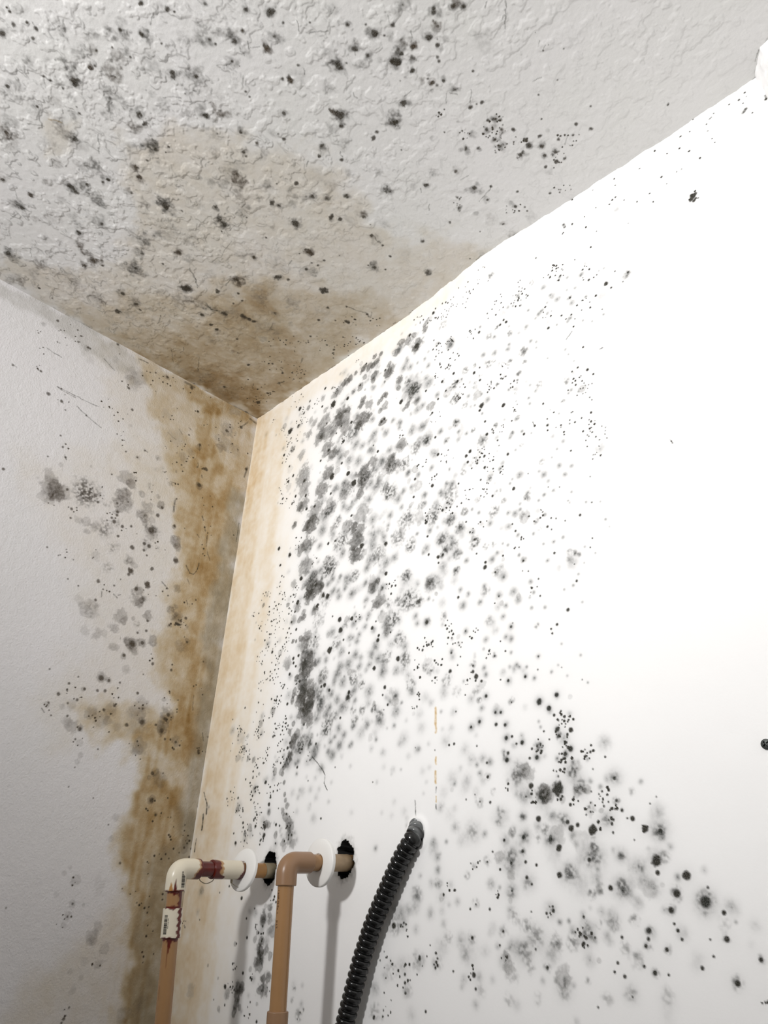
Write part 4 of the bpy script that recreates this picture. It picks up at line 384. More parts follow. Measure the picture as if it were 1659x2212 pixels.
MARKS_LEFT = '''
d 3083 3439 207 92;d 2394 3035 178 92;d 2356 3182 244 92;d 3060 3594 164 92;d 2490 3397 130 92;d 1655 2955 306 92;d 2424 3322 197 92;d 2348 3243 221 92;
d 1312 3019 264 92;d 1575 4222 484 92;d 1749 4360 323 92;d 1911 4092 433 92;d 1928 4165 258 92;d 2389 4448 287 92;d 1557 3930 314 92;d 1163 3633 375 92;
d 3279 4194 136 92;d 2992 4123 100 80;d 3085 4259 98 80;d 2850 4247 100 80;d 1836 2721 118 80;d 3230 3146 208 92;d 2359 4758 181 92;d 2283 4552 123 92;
d 1431 4989 212 92;d 1178 4292 135 92;d 1591 3461 138 92;d 2219 2934 136 92;d 2123 4433 146 92;d 2675 4628 119 92;d 896 4720 269 92;d 951 4742 178 92;
d 861 4654 203 92;d 922 1654 370 92;d 962 1662 264 92;d 2602 2566 135 92;d 1780 3546 271 92;d 1689 3558 318 92;d 1759 3663 224 92;d 1968 3689 398 92;
d 2250 3591 218 92;d 2215 3401 265 92;d 2070 3335 224 92;d 1711 3268 507 92;d 1267 5334 105 80;d 999 2040 361 92;d 1609 2781 238 92;d 1415 1803 153 92;
d 1378 2502 147 92;d 1692 3736 157 92;d 679 4966 179 92;d 780 4573 228 92;d 654 4200 141 92;d 2708 3149 195 92;d 1445 4821 214 92;d 2368 3370 306 92;
d 3013 3386 125 92;d 1116 2989 97 80;d 3397 2619 170 92;d 998 1685 158 92;d 1945 3429 90 80;d 2042 4295 106 80;d 2854 4574 118 92;d 1050 4778 177 92;
b 3402 3236 1228 60;b 3491 3207 1426 40;b 3511 3054 1027 38;b 3368 3290 1023 50;b 3263 3219 1035 35;b 3555 3419 801 22;b 3447 3450 685 30;b 2248 2601 784 62;
b 2334 2528 1151 40;b 2246 2762 548 50;b 2326 2969 1572 42;b 2330 2849 1017 35;b 2362 3202 530 35;b 1906 3081 781 62;b 1875 2896 1023 40;b 2017 2684 466 50;
b 1641 2744 667 60;b 1231 3296 950 68;b 1190 3378 664 50;b 1321 3035 335 60;b 1575 4222 528 70;b 1711 4381 777 55;b 1675 4545 943 45;b 1645 4579 772 45;
b 1614 4514 475 50;b 1908 4102 476 70;b 1867 3985 525 30;b 1040 4120 551 45;b 984 2047 619 60;b 1290 5119 724 55;b 1453 5197 587 55;b 1622 5276 927 60;
b 1584 5348 740 55;b 1692 5254 616 50;b 1452 4737 646 55;b 1903 4898 929 42;b 2419 4934 1190 32;b 2212 5281 670 32;b 2800 3561 629 35;b 2942 3585 622 25;
b 1914 5399 680 40;b 1724 5489 404 45;b 1970 3932 740 40;b 2608 4829 669 15;b 1962 5105 609 40;b 2396 5274 583 20;b 1694 4855 294 40;b 2762 3716 458 35;
b 2531 4051 623 22;b 1163 3633 468 50;b 1738 3084 464 30;b 776 5081 885 30;b 1717 3294 919 50;b 2096 5247 478 20;b 1717 2613 334 40;b 1855 3205 366 40;
b 2656 3627 633 20;b 2627 3570 722 25;g 2923 3066 2141 60;g 2972 3041 1710 45;g 2868 3113 1501 50;g 1705 3241 1015 60;g 1664 3321 1152 40;g 2504 3542 1287 45;
g 2464 3618 1071 35;g 2320 2991 1346 40;g 2289 3802 944 40;g 2296 4186 838 35;g 1735 3540 905 55;g 1915 3036 920 50;g 1622 5276 1030 50;g 2419 4934 1388 25;
g 952 4559 901 50;g 1081 4510 538 50;g 1023 4446 542 50;g 1970 3932 784 35;g 3451 3281 1221 30;g 1574 4490 520 50;g 2343 3383 876 40;g 1756 2075 589 30;
g 1847 2118 438 35;g 1541 2263 492 40;g 1011 4622 581 40;g 751 4721 543 40;g 1519 3552 459 35;g 1915 2486 522 40;g 1879 1909 393 30;g 2575 3150 393 30;
g 2050 5089 363 30;g 1600 4933 506 40;g 1563 5049 378 40;g 1048 4788 442 40;l 948 3650 83 80 864 3764;l 864 3764 71 80 788 3766;l 788 3766 71 80 734 3645;
l 734 3645 84 80 718 3530;l 825 2613 89 80 780 2685;l 737 2797 101 80 710 2875;l 657 2944 63 80 643 3167;l 857 2998 74 80 810 3043;l 1090 1701 78 80 1090 1632;
l 982 1801 78 80 970 1864;l 1399 2524 147 80 1389 2762;l 827 4268 69 80 791 4326;l 1334 4093 90 80 1209 4177;l 2096 4575 73 80 2035 4609;
l 2022 4572 52 80 1983 4549;l 601 3251 62 80 522 3396;l 877 3888 59 80 825 3964;l 2293 4598 61 80 2284 4681;l 3412 2602 53 80 3379 2647;
l 1502 1953 75 80 1492 2002;l 1832 5253 51 80 1828 5221;l 963 4741 78 80 830 4689;k 1448 2220 1490 1000;k 1746 2123 1469 800;k 1910 2510 948 700;
k 3088 3419 1243 600;k 2388 3284 1317 800;k 2184 3388 886 700;k 1528 3508 1380 800;k 2981 4156 1198 500;k 2254 4585 1231 700;k 853 4573 1360 1200;
k 788 4777 1350 900;k 679 2825 1515 1000;k 663 3199 1487 900;k 784 4301 925 800;k 1370 1700 1539 800;k 1493 1868 1513 700;k 1515 4337 1317 600;
k 1209 4234 902 500;k 2687 2960 1096 700;k 3450 3440 1209 900;k 1151 1593 1569 400;k 723 2292 1813 600;k 2517 4024 1041 500;k 2217 2423 934 600;
d 3935 1641 289 92;d 2537 1182 228 92;d 3482 2460 171 92;d 4212 3233 206 92;d 1309 536 255 92;d 635 628 302 92;d 2465 2037 156 92;d 3565 2279 143 92;
d 3267 1712 121 92;d 4151 1301 203 92;d 1530 101 368 92;d 338 389 311 92;d 79 1252 303 92;d 3707 1665 235 92;d 2697 790 231 92;d 1691 217 145 92;
d 1133 1217 249 92;d 124 2731 140 92;d 2283 193 175 92;d 2047 148 249 92;d 1387 1121 176 92;d 3659 2732 138 92;d 2143 1858 161 92;d 2654 1447 128 92;
d 2686 1785 125 92;d 2246 2050 159 92;d 3612 1790 117 92;b 2591 498 1518 28;b 2727 484 1004 22;bn 548 92 1013 30;bn 617 618 1286 35;bn 645 909 1638 25;
bn 696 1053 885 35;b 363 962 1133 20;b 2496 1506 386 20;b 2246 2050 444 25;b 2963 2586 293 25;b 1877 1867 459 25;b 3427 2778 392 20;bn 2043 166 497 40;
bn 1140 1278 497 40;b 1285 1463 696 20;b 1602 1290 1377 15;b 1888 916 828 15;bn 1426 1644 820 25;l 3834 1432 45 80 3438 1441;l 3434 1456 53 80 3110 1431;
l 3451 1624 46 80 3254 1705;l 3267 1712 60 80 2972 1813;l 1792 1296 52 80 1608 1349;l 1604 1103 53 80 1520 1172;l 3723 1639 59 80 3666 1693;
l 3414 2579 57 80 3380 2636;l 1417 965 54 80 1338 1000;l 338 389 117 80 207 195;l 981 1832 53 80 955 1874;l 2164 1833 49 80 2092 1867;
l 1130 1235 54 80 1127 1347;k 2795 1453 2528 900;k 3032 1370 1875 700;k 1895 881 3108 800;k 3468 2459 1139 500;k 640 710 3009 1600;k 345 835 2663 800;
k 1245 521 2930 800;k 1611 1590 2033 700;k 2297 612 4099 800;k 1395 124 3332 800;k 2623 1787 1883 500;k 3689 1602 1179 500;k 813 1035 2198 1000;
k 547 338 2311 900;k 1409 1377 1388 600;d 2445 6102 171 92;d 2771 5971 120 92;d 2333 5976 125 92;d 2583 6598 117 92;d 2351 6558 168 92;d 2559 6285 240 92;
d 2663 6437 141 92;d 2199 6125 199 92;d 2127 6694 241 92;d 1198 6404 370 92;d 1433 6496 258 92;d 781 6204 276 92;d 825 6280 274 92;d 846 6466 324 92;
d 869 5495 200 92;d 316 5209 121 92;d 1361 5991 188 92;d 1883 6080 231 92;d 2001 6103 203 92;d 1713 5479 242 92;d 1211 5482 224 92;d 2094 7494 92 92;
d 1705 7587 94 92;d 2071 7225 94 92;d 1107 6944 103 92;d 801 7488 305 92;d 581 6699 163 92;d 867 7112 259 92;d -6 7466 135 92;d 1330 5684 109 92;
d 869 5406 144 92;d 1230 6205 160 92;d 2271 6304 196 92;d 2392 6380 145 92;d 1862 5915 207 92;d 1987 5907 360 92;d 1683 5905 158 92;d 1686 6259 206 92;
d 1619 5261 440 92;d 1457 5201 279 92;d 1569 5065 168 92;d 962 6399 188 92;d 143 6644 197 92;d 1839 6356 202 92;d 1795 6923 122 92;d 2159 6849 143 92;
d 763 6579 189 92;b 1987 5907 668 50;b 1864 5911 415 40;b 2253 6677 814 35;b 2136 6689 386 50;b 2336 6646 572 25;bn 2028 6447 841 35;bn 1883 6503 1097 25;
bn 1739 6322 867 30;bn 1262 6217 1331 30;bn 1273 6425 1575 20;bn 1176 6734 1141 30;bn 1200 6813 773 35;bn 842 6414 922 55;bn 793 6220 937 50;bn 831 7082 469 50;
bn 737 7189 886 40;bn 801 7488 509 55;b 909 7180 309 40;b 1838 4934 552 40;b 2212 6128 299 40;b 2323 6402 582 20;b 2463 6445 382 25;b 2681 6458 375 30;
b 2075 6880 431 20;b 2033 7049 333 25;b 1624 5684 536 25;bn 675 4950 479 40;b 937 4599 720 40;b 1080 4524 537 40;b 903 5978 333 35;b 1751 6500 504 30;
bn 572 6568 658 40;b 2059 7146 330 20;b 1369 5993 214 40;b 1312 7801 431 20;bn 1574 6563 610 20;k 2594 6510 1413 800;k 2334 6257 1467 800;k 2442 6233 971 600;
k 1681 6105 2078 900;k 915 4711 1792 1400;k 1847 6545 1994 1000;k 816 6251 1647 1000;k 591 6623 1364 900;k 2129 6867 955 600;k 735 7467 2048 600;
k 1197 6763 1551 800;k 280 5667 1772 700;k 1245 5491 1114 500;k 103 6611 1132 600;k 1981 6425 1492 1000;k 1218 6155 2413 800;k 679 6035 1685 600;
k 856 5913 1397 500;k 2127 6675 725 600;k 1693 6287 1026 600;l 942 4734 89 80 849 4721;l 2746 6532 35 80 2686 6578;l 120 6348 44 80 81 6474;
l 367 6047 44 80 397 5806;d 1107 8378 164 92;d 1458 10224 167 92;d 1478 10267 139 92;d 1003 8696 81 80;d 2530 9028 97 92;d 1420 10101 113 92;d 352 8245 123 92;
d 518 8202 87 80;d 1398 7905 99 92;d 743 8856 98 92;d 1704 9083 119 92;d 1671 8929 135 92;d -30 8139 146 92;b 1692 8646 613 25;b 1671 8929 361 30;
b 1712 9084 445 30;bn 1260 9172 521 25;bn 1296 9299 757 28;bn 1096 9430 610 25;bn 1134 9622 510 28;b 1876 8575 273 25;b 1813 8498 245 20;b 1273 9326 605 20;
b 1736 9181 294 25;b 1520 8933 183 30;b 1329 9369 390 25;b 1344 9772 291 20;b 1313 8074 395 20;b 1504 9708 289 15;bn 1342 8692 944 10;b 1341 9586 443 15;
b 1922 8833 297 15;bn 627 10194 902 30;b 1420 9916 372 20;k 1721 9112 887 800;k 1446 10183 840 800;k 1692 8646 919 600;k 696 8352 1697 800;k 466 8077 2111 900;
k 774 8843 1306 700;k 304 7896 2163 1000;k 1157 9595 750 600;k 1792 9210 729 500;d 4155 196 227 92;d 3083 31 223 92;d 4063 348 123 92;d 3803 172 148 92;
d 4194 1297 135 92;d 3740 398 168 92;d 3555 404 212 92;d 4015 605 84 80;d 4573 1439 149 92;d 4376 622 119 92;d 3514 403 170 92;d 3010 206 111 80;
d 2386 248 138 92;d 4234 1251 97 80;d 4231 844 99 80;d 3770 1439 158 92;d 3698 243 88 80;d 3895 575 85 80;b 4349 405 322 35;b 3460 621 718 12;b 2631 617 1337 20;
b 3573 415 508 25;b 3040 355 572 15;l 3838 1433 45 80 3745 1460;l 3726 1460 45 80 3509 1474;l 3249 462 49 80 3007 590;l 4169 828 45 80 3919 862;
l 4589 1414 43 80 4509 1445;k 4166 874 1190 700;k 4378 648 792 600;k 3762 311 2525 800;k 2760 820 1312 700;k 2025 254 2360 800;k 4001 470 1642 500;
k 4176 1262 775 500;d 1178 6115 81 80;d 569 6588 192 92;d 690 7078 105 92;d 435 7684 103 92;d 691 7682 177 92;d 172 7759 105 92;d 13 8196 181 92;
d 196 8150 102 92;d 131 6676 197 92;d 125 8073 155 92;d 4 6400 144 92;b 1194 6404 529 50;b 848 6462 676 35;bn 854 6293 464 45;b 1230 6205 401 30;
b 691 7682 304 30;b 114 7978 520 30;b 120 8096 516 35;bn 367 7592 1176 12;k 46 8029 1562 1600;k 158 6655 843 700;k 608 7742 1524 800;k -12 7231 824 600;
k 626 8863 1414 1000;k 325 8757 608 800;k 440 9478 1377 700;k 441 9169 1172 700;l 170 93 165 80 16 124;l 2651 87 95 80 2464 80;l 1682 58 202 80 1479 49;
l 50 1202 158 80 89 1435;l 53 2444 74 80 50 2835;'''
STAINS = [
  ('left', 'tan', 0.27, 20.0, 20.0, [(268.3, -5.8), (234.6, 71.0), (186.1, 158.0), (161.8, 202.6), (141.9, 263.6), (108.1, 349.1), (109.8, 404.0), (112.0, 453.6), (108.8, 518.6), (98.2, 577.4), (70.0, 609.0), (104.9, 623.2), (151.1, 624.7), (216.2, 643.9), (202.3, 667.9), (149.6, 667.6), (121.1, 696.3), (109.8, 709.2), (111.7, 738.0), (110.2, 768.1), (121.3, 790.3), (120.5, 815.5), (103.8, 841.1), (85.2, 865.8), (74.8, 886.8), (70.4, 916.0), (71.3, 958.6), (67.5, 999.4), (62.4, 1073.6), (7.9, 1076.0), (-20.0, 816.0), (-4.5, 400.7), (1.4, 107.7), (-4.3, -2.3), (175.9, -7.6)]),
  ('left', 'brown', 0.32, 26.54, 21.23, [(142.7, 135.8), (87.8, 134.1), (41.8, 127.3), (13.8, 166.8), (20.9, 250.9), (21.3, 336.9), (32.3, 412.7), (23.7, 511.4), (25.5, 598.4), (14.4, 666.7), (43.4, 674.8), (61.2, 623.3), (68.7, 547.1), (76.5, 490.3), (83.1, 429.2), (96.0, 373.1), (110.9, 306.6), (111.4, 221.3)]),
  ('left', 'brown', 0.25, 12.66, 16.88, [(174.9, -2.6), (98.6, -13.8), (1.1, 0.6), (13.6, 30.4), (58.9, 26.5), (109.5, 43.3), (143.3, 29.1)]),
  ('left', 'brown', 0.3, 9.37, 13.38, [(90.4, 690.9), (70.9, 708.1), (43.3, 724.3), (22.2, 748.4), (17.4, 781.1), (14.7, 806.9), (27.8, 839.9), (33.0, 889.0), (40.3, 941.6), (39.0, 996.8), (35.5, 1074.8), (54.4, 1073.9), (66.2, 999.4), (69.7, 916.0), (91.5, 857.4), (114.2, 814.8), (108.0, 767.9), (105.8, 727.2)]),
  ('left', 'brown', 0.3, 12.14, 15.17, [(89.4, 619.8), (49.2, 611.1), (16.0, 648.8), (14.9, 677.6), (68.6, 680.1), (126.2, 669.9)]),
  ('left', 'brown', 0.22, 9.99, 15.99, [(124.6, 18.3), (92.1, 22.4), (86.9, 138.9), (101.3, 196.9), (124.6, 126.6)]),
  ('left', 'grey', 0.46, 13.52, 10.14, [(27.1, 183.2), (-2.9, 169.6), (-10.2, 344.2), (-13.4, 509.7), (-8.6, 614.0), (-8.3, 709.4), (-1.5, 785.5), (11.0, 825.8), (26.3, 788.7), (25.6, 679.5), (32.2, 553.6), (36.8, 440.0), (36.8, 305.4)]),
  ('left', 'grey', 0.27, 8.67, 12.14, [(547.4, 3.2), (373.5, 0.6), (309.0, 5.3), (265.1, 8.7), (267.9, 37.7), (313.4, 55.2), (364.4, 40.4), (432.7, 30.9), (509.6, 31.7), (538.7, 32.8)]),
  ('left', 'tan', 0.09, 22.55, 11.28, [(182.3, 971.6), (77.2, 856.2), (7.9, 1076.0), (213.4, 1066.9), (226.7, 1020.4)]),
  ('ceil', 'tan', 0.09, 23.35, 26.46, [(370.4, 490.7), (312.3, 443.5), (261.3, 406.1), (234.3, 401.6), (178.9, 396.0), (138.0, 401.6), (88.6, 457.9), (28.7, 529.4), (21.6, 555.9), (-3.9, 546.9), (-0.0, 518.7), (0.0, 0.0), (450.9, 2.1), (604.3, 14.6), (593.7, 61.3), (571.6, 88.3), (540.5, 106.0), (530.6, 145.2), (529.9, 191.7), (543.5, 222.3), (558.4, 244.6), (538.9, 278.6), (546.3, 301.2), (539.1, 327.5), (497.4, 358.1), (472.8, 401.1), (448.6, 443.3), (411.2, 470.2)]),
  ('ceil', 'tan', 0.1, 18.78, 18.78, [(-2.0, 423.8), (134.0, 339.9), (202.4, 275.3), (300.9, 251.2), (348.0, 166.0), (415.3, 74.5), (429.9, 2.7), (0.0, 0.0)]),
  ('ceil', 'brown', 0.12, 18.48, 22.59, [(-4.8, 264.4), (91.7, 225.4), (212.7, 236.6), (281.5, 200.7), (251.7, 139.6), (199.2, 57.3), (159.8, 3.4), (0.0, 0.0)]),
  ('ceil', 'brown', 0.18, 15.97, 22.81, [(-0.7, 189.1), (61.7, 167.4), (89.0, 124.2), (70.9, 47.1), (16.3, -4.3), (0.0, 0.0)]),
  ('ceil', 'brown', 0.14, 9.0, 12.6, [(281.8, 255.9), (309.4, 202.5), (260.7, 146.5), (255.4, 181.6), (264.6, 216.6)]),
  ('ceil', 'brown', 0.06, 10.44, 14.35, [(339.7, 585.5), (360.0, 556.8), (316.1, 543.2), (281.3, 567.1)]),
  ('wall', 'tan', 0.17, 12.74, 6.37, [(-20.0, -20.0), (71.8, 19.0), (115.3, 116.3), (115.3, 255.8), (123.1, 435.7), (117.2, 590.2), (102.2, 727.3), (103.6, 791.5), (93.3, 886.9), (109.6, 1064.4), (-13.3, 1077.8), (0.4, 779.1), (0.0, 0.0)]),
  ('wall', 'tan', 0.17, 8.74, 5.46, [(-20.0, -16.5), (43.1, 27.2), (53.2, 182.2), (64.4, 376.1), (71.3, 543.8), (68.4, 690.0), (65.8, 820.8), (88.5, 1066.7), (-13.3, 1077.8), (0.4, 779.1), (0.0, 0.0)]),
  ('wall', 'tan', 0.13, 5.39, 4.05, [(-10.8, -5.4), (33.3, 24.6), (31.6, 120.8), (31.2, 223.9), (13.3, 237.2), (-2.4, 105.9)]),
  ('wall', 'tan', 0.06, 8.79, 5.5, [(0.0, 0.0), (209.3, -7.8), (448.6, -6.2), (593.0, -20.0), (676.6, -14.9), (684.0, 1.1), (605.1, 28.7), (470.8, 35.2), (397.3, 59.8), (216.7, 50.7), (104.2, 35.5)]),
  ('wall', 'tan', 0.06, 11.7, 9.36, [(0.0, 0.0), (209.3, -7.8), (448.6, -6.2), (550.2, -16.7), (559.4, 15.4), (449.8, 31.8), (215.2, 39.2), (75.2, 37.5)]),
  ('left', 'grey', 0.4, 16.12, 12.9, [(7.9, 1076.0), (54.4, 1073.9), (64.4, 914.0), (61.8, 824.3), (-0.2, 779.0)]),
  ('wall', 'tan', 0.11, 46.44, 14.45, [(-20.0, -20.0), (127.7, 3.0), (177.1, 144.9), (157.9, 272.0), (169.1, 448.2), (166.8, 599.0), (159.2, 732.6), (150.0, 794.0), (149.2, 886.8), (150.2, 1060.0), (-13.3, 1077.8), (0.4, 779.1), (0.0, 0.0)]),
  ('left', 'tan', 0.05, 45.66, 18.26, [(391.1, 297.5), (223.4, 196.6), (152.9, 181.5), (63.1, 584.2), (240.0, 704.5), (285.0, 636.0), (208.5, 546.3), (285.6, 417.6)]),
  ('left', 'tan', 0.06, 35.86, 21.52, [(328.2, 11.3), (264.0, 13.5), (170.1, 189.8), (135.0, 270.1), (200.9, 298.4), (258.8, 195.2)]),
  ('ceil', 'brown', 0.07, 39.74, 23.85, [(-20.0, 347.1), (143.2, 256.8), (320.4, 192.0), (377.6, 81.3), (322.7, 9.7), (0.0, 0.0)])]


# ------------------------------------------------------------------ noise helpers
def _hash(ix, iy, seed):
    h = (ix.astype(np.int64) * 374761393 + iy.astype(np.int64) * 668265263 + seed * 974711) & 0x7fffffff
    h = ((h ^ (h >> 13)) * 1274126177) & 0x7fffffff
    h = h ^ (h >> 16)
    return (h & 0xffff).astype(np.float32) / 65535.0

def vnoise(u, v, scale, seed):
    """smooth value noise on the grid of coordinates u (n), v (m): returns (m, n), about -1..1"""
    x = np.asarray(u, np.float64) / scale + 1000.0
    y = np.asarray(v, np.float64) / scale + 1000.0
    xi, yi = np.floor(x).astype(np.int64), np.floor(y).astype(np.int64)
    xf, yf = (x - xi).astype(np.float32), (y - yi).astype(np.float32)
    xf = xf * xf * (3 - 2 * xf)
    yf = yf * yf * (3 - 2 * yf)
    def row(k):
        a = _hash(xi[None, :], (yi + k)[:, None], seed)
        b = _hash((xi + 1)[None, :], (yi + k)[:, None], seed)
        return a + (b - a) * xf[None, :]
    a, b = row(0), row(1)
    return (a + (b - a) * yf[:, None]) * 2 - 1

def fbm(u, v, scale, seed, octaves=3):
    out = 0; amp = 1.0; tot = 0
    for k in range(octaves):
        out = out + amp * vnoise(u, v, scale / 2 ** k, seed + 17 * k)
        tot += amp; amp *= 0.5
    return out / tot * 1.5

def sst(a, b, x):
    t = np.clip((x - a) / (b - a), 0, 1)
    return t * t * (3 - 2 * t)

class Surface:
    """a flat sheet of the room sampled finely where the photo shows it; holds mould, stain and height fields"""
    def __init__(self, u0, u1, v0, v1, pitch, seed):
        self.u = np.arange(u0, u1 + pitch * .5, pitch)
        self.v = np.arange(v0, v1 + pitch * .5, pitch)
        self.seed = seed
        self.pitch = pitch
        self.stain_gain = 1.0
        self.gain = 1.0                                    # how heavily marks sit on this surface
        shp = (len(self.v), len(self.u))
        self.mold = np.zeros(shp, np.float32)
        self.warm = np.zeros(shp, np.float32)
        self.stain = np.zeros(shp, np.float32)
        self.grey = np.zeros(shp, np.float32)
        self.height = np.zeros(shp, np.float32)
        self.nA = fbm(self.u, self.v, .0070, seed + 1)
        self.nB = fbm(self.u, self.v, .0030, seed + 2, 2)
        self.nC = fbm(self.u, self.v, .0120, seed + 3)
        self.rng = random.Random(seed)
        self.rag = 1.0
        self.warmth = 0.0
        self.speck = 1.0
    def win(self, u, v, R):
        i0 = np.searchsorted(self.u, u - R); i1 = np.searchsorted(self.u, u + R)
        j0 = np.searchsorted(self.v, v - R); j1 = np.searchsorted(self.v, v + R)
        return slice(j0, j1), slice(i0, i1)
    def put(self, s, a, warm, gain=None):
        a = a * (self.gain if gain is None else gain)
        a = 1 - (1 - np.clip(a, 0, .985)) ** 2.2           # strengths were judged by eye
        m = self.mold[s]
        new = np.maximum(m, 1 - (1 - m) * (1 - a))
        w = self.warm[s]
        self.warm[s] = np.where(a > 0.003, w + (warm - w) * np.clip(a / np.maximum(new, 1e-4), 0, 1), w)
        self.mold[s] = new
    def spot(self, t, u, v, r, al, brown):
        w = 1.0 if brown else 0.0
        if t in 'bghm': r *= 1.15
        R = r * (2.6 if t == 'h' else 1.7)
        s = self.win(u, v, R)
        if s[0].start >= s[0].stop or s[1].start >= s[1].stop:
            return
        d = np.hypot(self.u[s[1]][None, :] - u, self.v[s[0]][:, None] - v) / max(r, 1e-5)
        nA, nB, nC = self.nA[s], self.nB[s], self.nC[s]
        e = min(1.0, r / .004)
        if t == 'd':
            q = self.pitch / max(r, 1e-5)
            a = al * sst(1.30 + .45 * q, .72 - .30 * q - .25 * (self.rag - 1), d + self.rag * (.30 * e * nB + .22 * (self.rag - 1) * nA))
            if not brown: w = .35 + self.warmth
        elif t == 'b':
            a = al * sst(1.22, .80, d + .42 * e * nA + .22 * nB) * np.clip(.92 + .30 * nB + .12 * nA, .3, 1.15)
            if not brown: w = .45 + self.warmth
        elif t == 'g':
            a = al * sst(1.35, .25, d + .30 * nA) * np.clip(.62 + 1.0 * nB + .2 * nA, .10, 1.45)
            if not brown: w = .22 + self.warmth
        elif t == 'm':
            a = al * sst(1.30, .35, d + .60 * nA + .25 * nC) * np.clip(.85 + .55 * nB, .25, 1.3)
            if not brown: w = .15 + self.warmth
        else:
            a = al * np.exp(-1.5 * (d + .12 * nA) ** 2) * np.clip(.95 + .35 * nB, .4, 1.3)
            rc = max(.0009, .17 * r) / r
            if r > .003 and al >= .2:
                a = np.maximum(a, min(.8, al * 1.5) * sst(1.5, .5, d / rc))
        self.put(s, a, w, min(1.0, self.gain * 1.3) if t == 'd' else None)
    def line(self, u, v, u2, v2, r, al, brown):
        r = max(r, .55 * self.pitch)
        R = r + .003
        s0 = self.win(min(u, u2), min(v, v2), R); s1 = self.win(max(u, u2), max(v, v2), R)
        s = (slice(s0[0].start, max(s0[0].stop, s1[0].stop)), slice(s0[1].start, max(s0[1].stop, s1[1].stop)))
        if s[0].start >= s[0].stop or s[1].start >= s[1].stop:
            return
        X = self.u[s[1]][None, :] - u + (.0008 + .0010 * (self.rag - 1)) * self.nA[s]
        Y = self.v[s[0]][:, None] - v + (.0008 + .0010 * (self.rag - 1)) * self.nC[s]
        du, dv = u2 - u, v2 - v
        L2 = du * du + dv * dv + 1e-12
        t = np.clip((X * du + Y * dv) / L2, 0, 1)
        d = np.hypot(X - t * du, Y - t * dv) / r
        a = al * (1 if self.rag < 1.5 else .6) * sst(2.0, .4, d) * np.clip(.85 + .5 * self.nB[s], .3, 1.2)
        if brown:
            self.stain[s] = np.maximum(self.stain[s], 1.6 * a)          # rust run
        else:
            self.put(s, a, .3)
    def marks(self, text):
        for ent in text.replace('\n', '').split(';'):
            w = ent.split()
            if not w: continue
            t = w[0][0]; brown = w[0].endswith('n')
            n = [float(q) for q in w[1:]]
            u, v, r, al = n[0] * 1e-4, n[1] * 1e-4, n[2] * 1e-5, n[3] / 100
            if t == 'l':
                self.line(u, v, n[4] * 1e-4, n[5] * 1e-4, max(r, .0005), al, brown)
            elif t == 'k':
                cnt = max(2, int(6 * self.speck * (r / .008) ** .6))
                for _ in range(cnt):
                    q = r * self.rng.random() ** .6; th = self.rng.random() * 6.283
                    self.spot('d', u + q * math.cos(th), v + q * math.sin(th), self.rng.choice((.0005, .0006, .0008, .0011)), al * self.rng.uniform(.25, .8), False)
            else:
                self.spot(t, u, v, r, al, brown)
    def haze(self):
        """young growth between the colonies: soft small spots, thick where the survey found many"""
        def blur(f, n):
            for ax in (0, 1):
                k = np.cumsum(np.insert(np.pad(f, [(n, n) if a == ax else (0, 0) for a in (0, 1)], mode='edge'), 0, 0, axis=ax), axis=ax)
                m = f.shape[ax]
                f = (np.take(k, np.arange(m) + 2 * n + 1, axis=ax) - np.take(k, np.arange(m), axis=ax)) / (2 * n + 1)
            return f
        near = blur(blur(self.mold.astype(np.float64), 5), 6)
        den = blur(blur(np.minimum(self.mold, .7).astype(np.float64), 18), 18)
        w = (den / max(den.max(), 1e-6)) ** 1.1
        fl = w.ravel().cumsum(); fl /= fl[-1]
        nr = np.random.RandomState(self.seed)
        for q in np.searchsorted(fl, nr.rand(900)):
            j, i = divmod(int(q), len(self.u))
            r = float(nr.choice((.0022, .0032, .0042, .0055, .007)))
            self.spot('h' if nr.rand() < .82 else 'b', self.u[i], self.v[j], r, float(nr.uniform(.10, .30)), False)
        self.put((slice(None), slice(None)), np.clip(  .22 * near + .12 * den, 0, .30).astype(np.float32), .2)
    def poly(self, name, st, soft, nz, P):
        P = np.array(P) * 1e-3; soft *= 1e-3; nz *= 1e-3
        m = soft + nz * 2
        i0 = max(0, np.searchsorted(self.u, P[:, 0].min() - m)); i1 = np.searchsorted(self.u, P[:, 0].max() + m)
        j0 = max(0, np.searchsorted(self.v, P[:, 1].min() - m)); j1 = np.searchsorted(self.v, P[:, 1].max() + m)
        s = (slice(j0, j1), slice(i0, i1))
        uu, vv = self.u[s[1]], self.v[s[0]]
        if len(uu) == 0 or len(vv) == 0: return
        X = uu[None, :] + nz * fbm(uu, vv, .030, self.seed + 31)
        Y = vv[:, None] + nz * fbm(uu, vv, .030, self.seed + 47)
        dmin = np.full(X.shape, 1e9); ins = np.zeros(X.shape, bool)
        for k in range(len(P)):
            a, b = P[k], P[(k + 1) % len(P)]
            e = b - a
            t = np.clip(((X - a[0]) * e[0] + (Y - a[1]) * e[1]) / (e @ e + 1e-12), 0, 1)
            dmin = np.minimum(dmin, np.hypot(X - a[0] - t * e[0], Y - a[1] - t * e[1]))
            c = ((a[1] > Y) != (b[1] > Y)) & (X < e[0] * (Y - a[1]) / (e[1] if abs(e[1]) > 1e-12 else 1e-12) + a[0])
            ins ^= c
        sd = np.where(ins, dmin, -dmin)
        edge = sst(-soft, soft, sd)
        rim = 1 + .25 * np.exp(-(sd / max(soft * 1.2, 1e-4)) ** 2)      # tide line
        a = st * edge * rim * np.clip(1 + .30 * fbm(uu, vv, .022, self.seed + 61) + .16 * self.nA[s], .3, 1.6)
        tgt = self.grey if name == 'grey' else self.stain
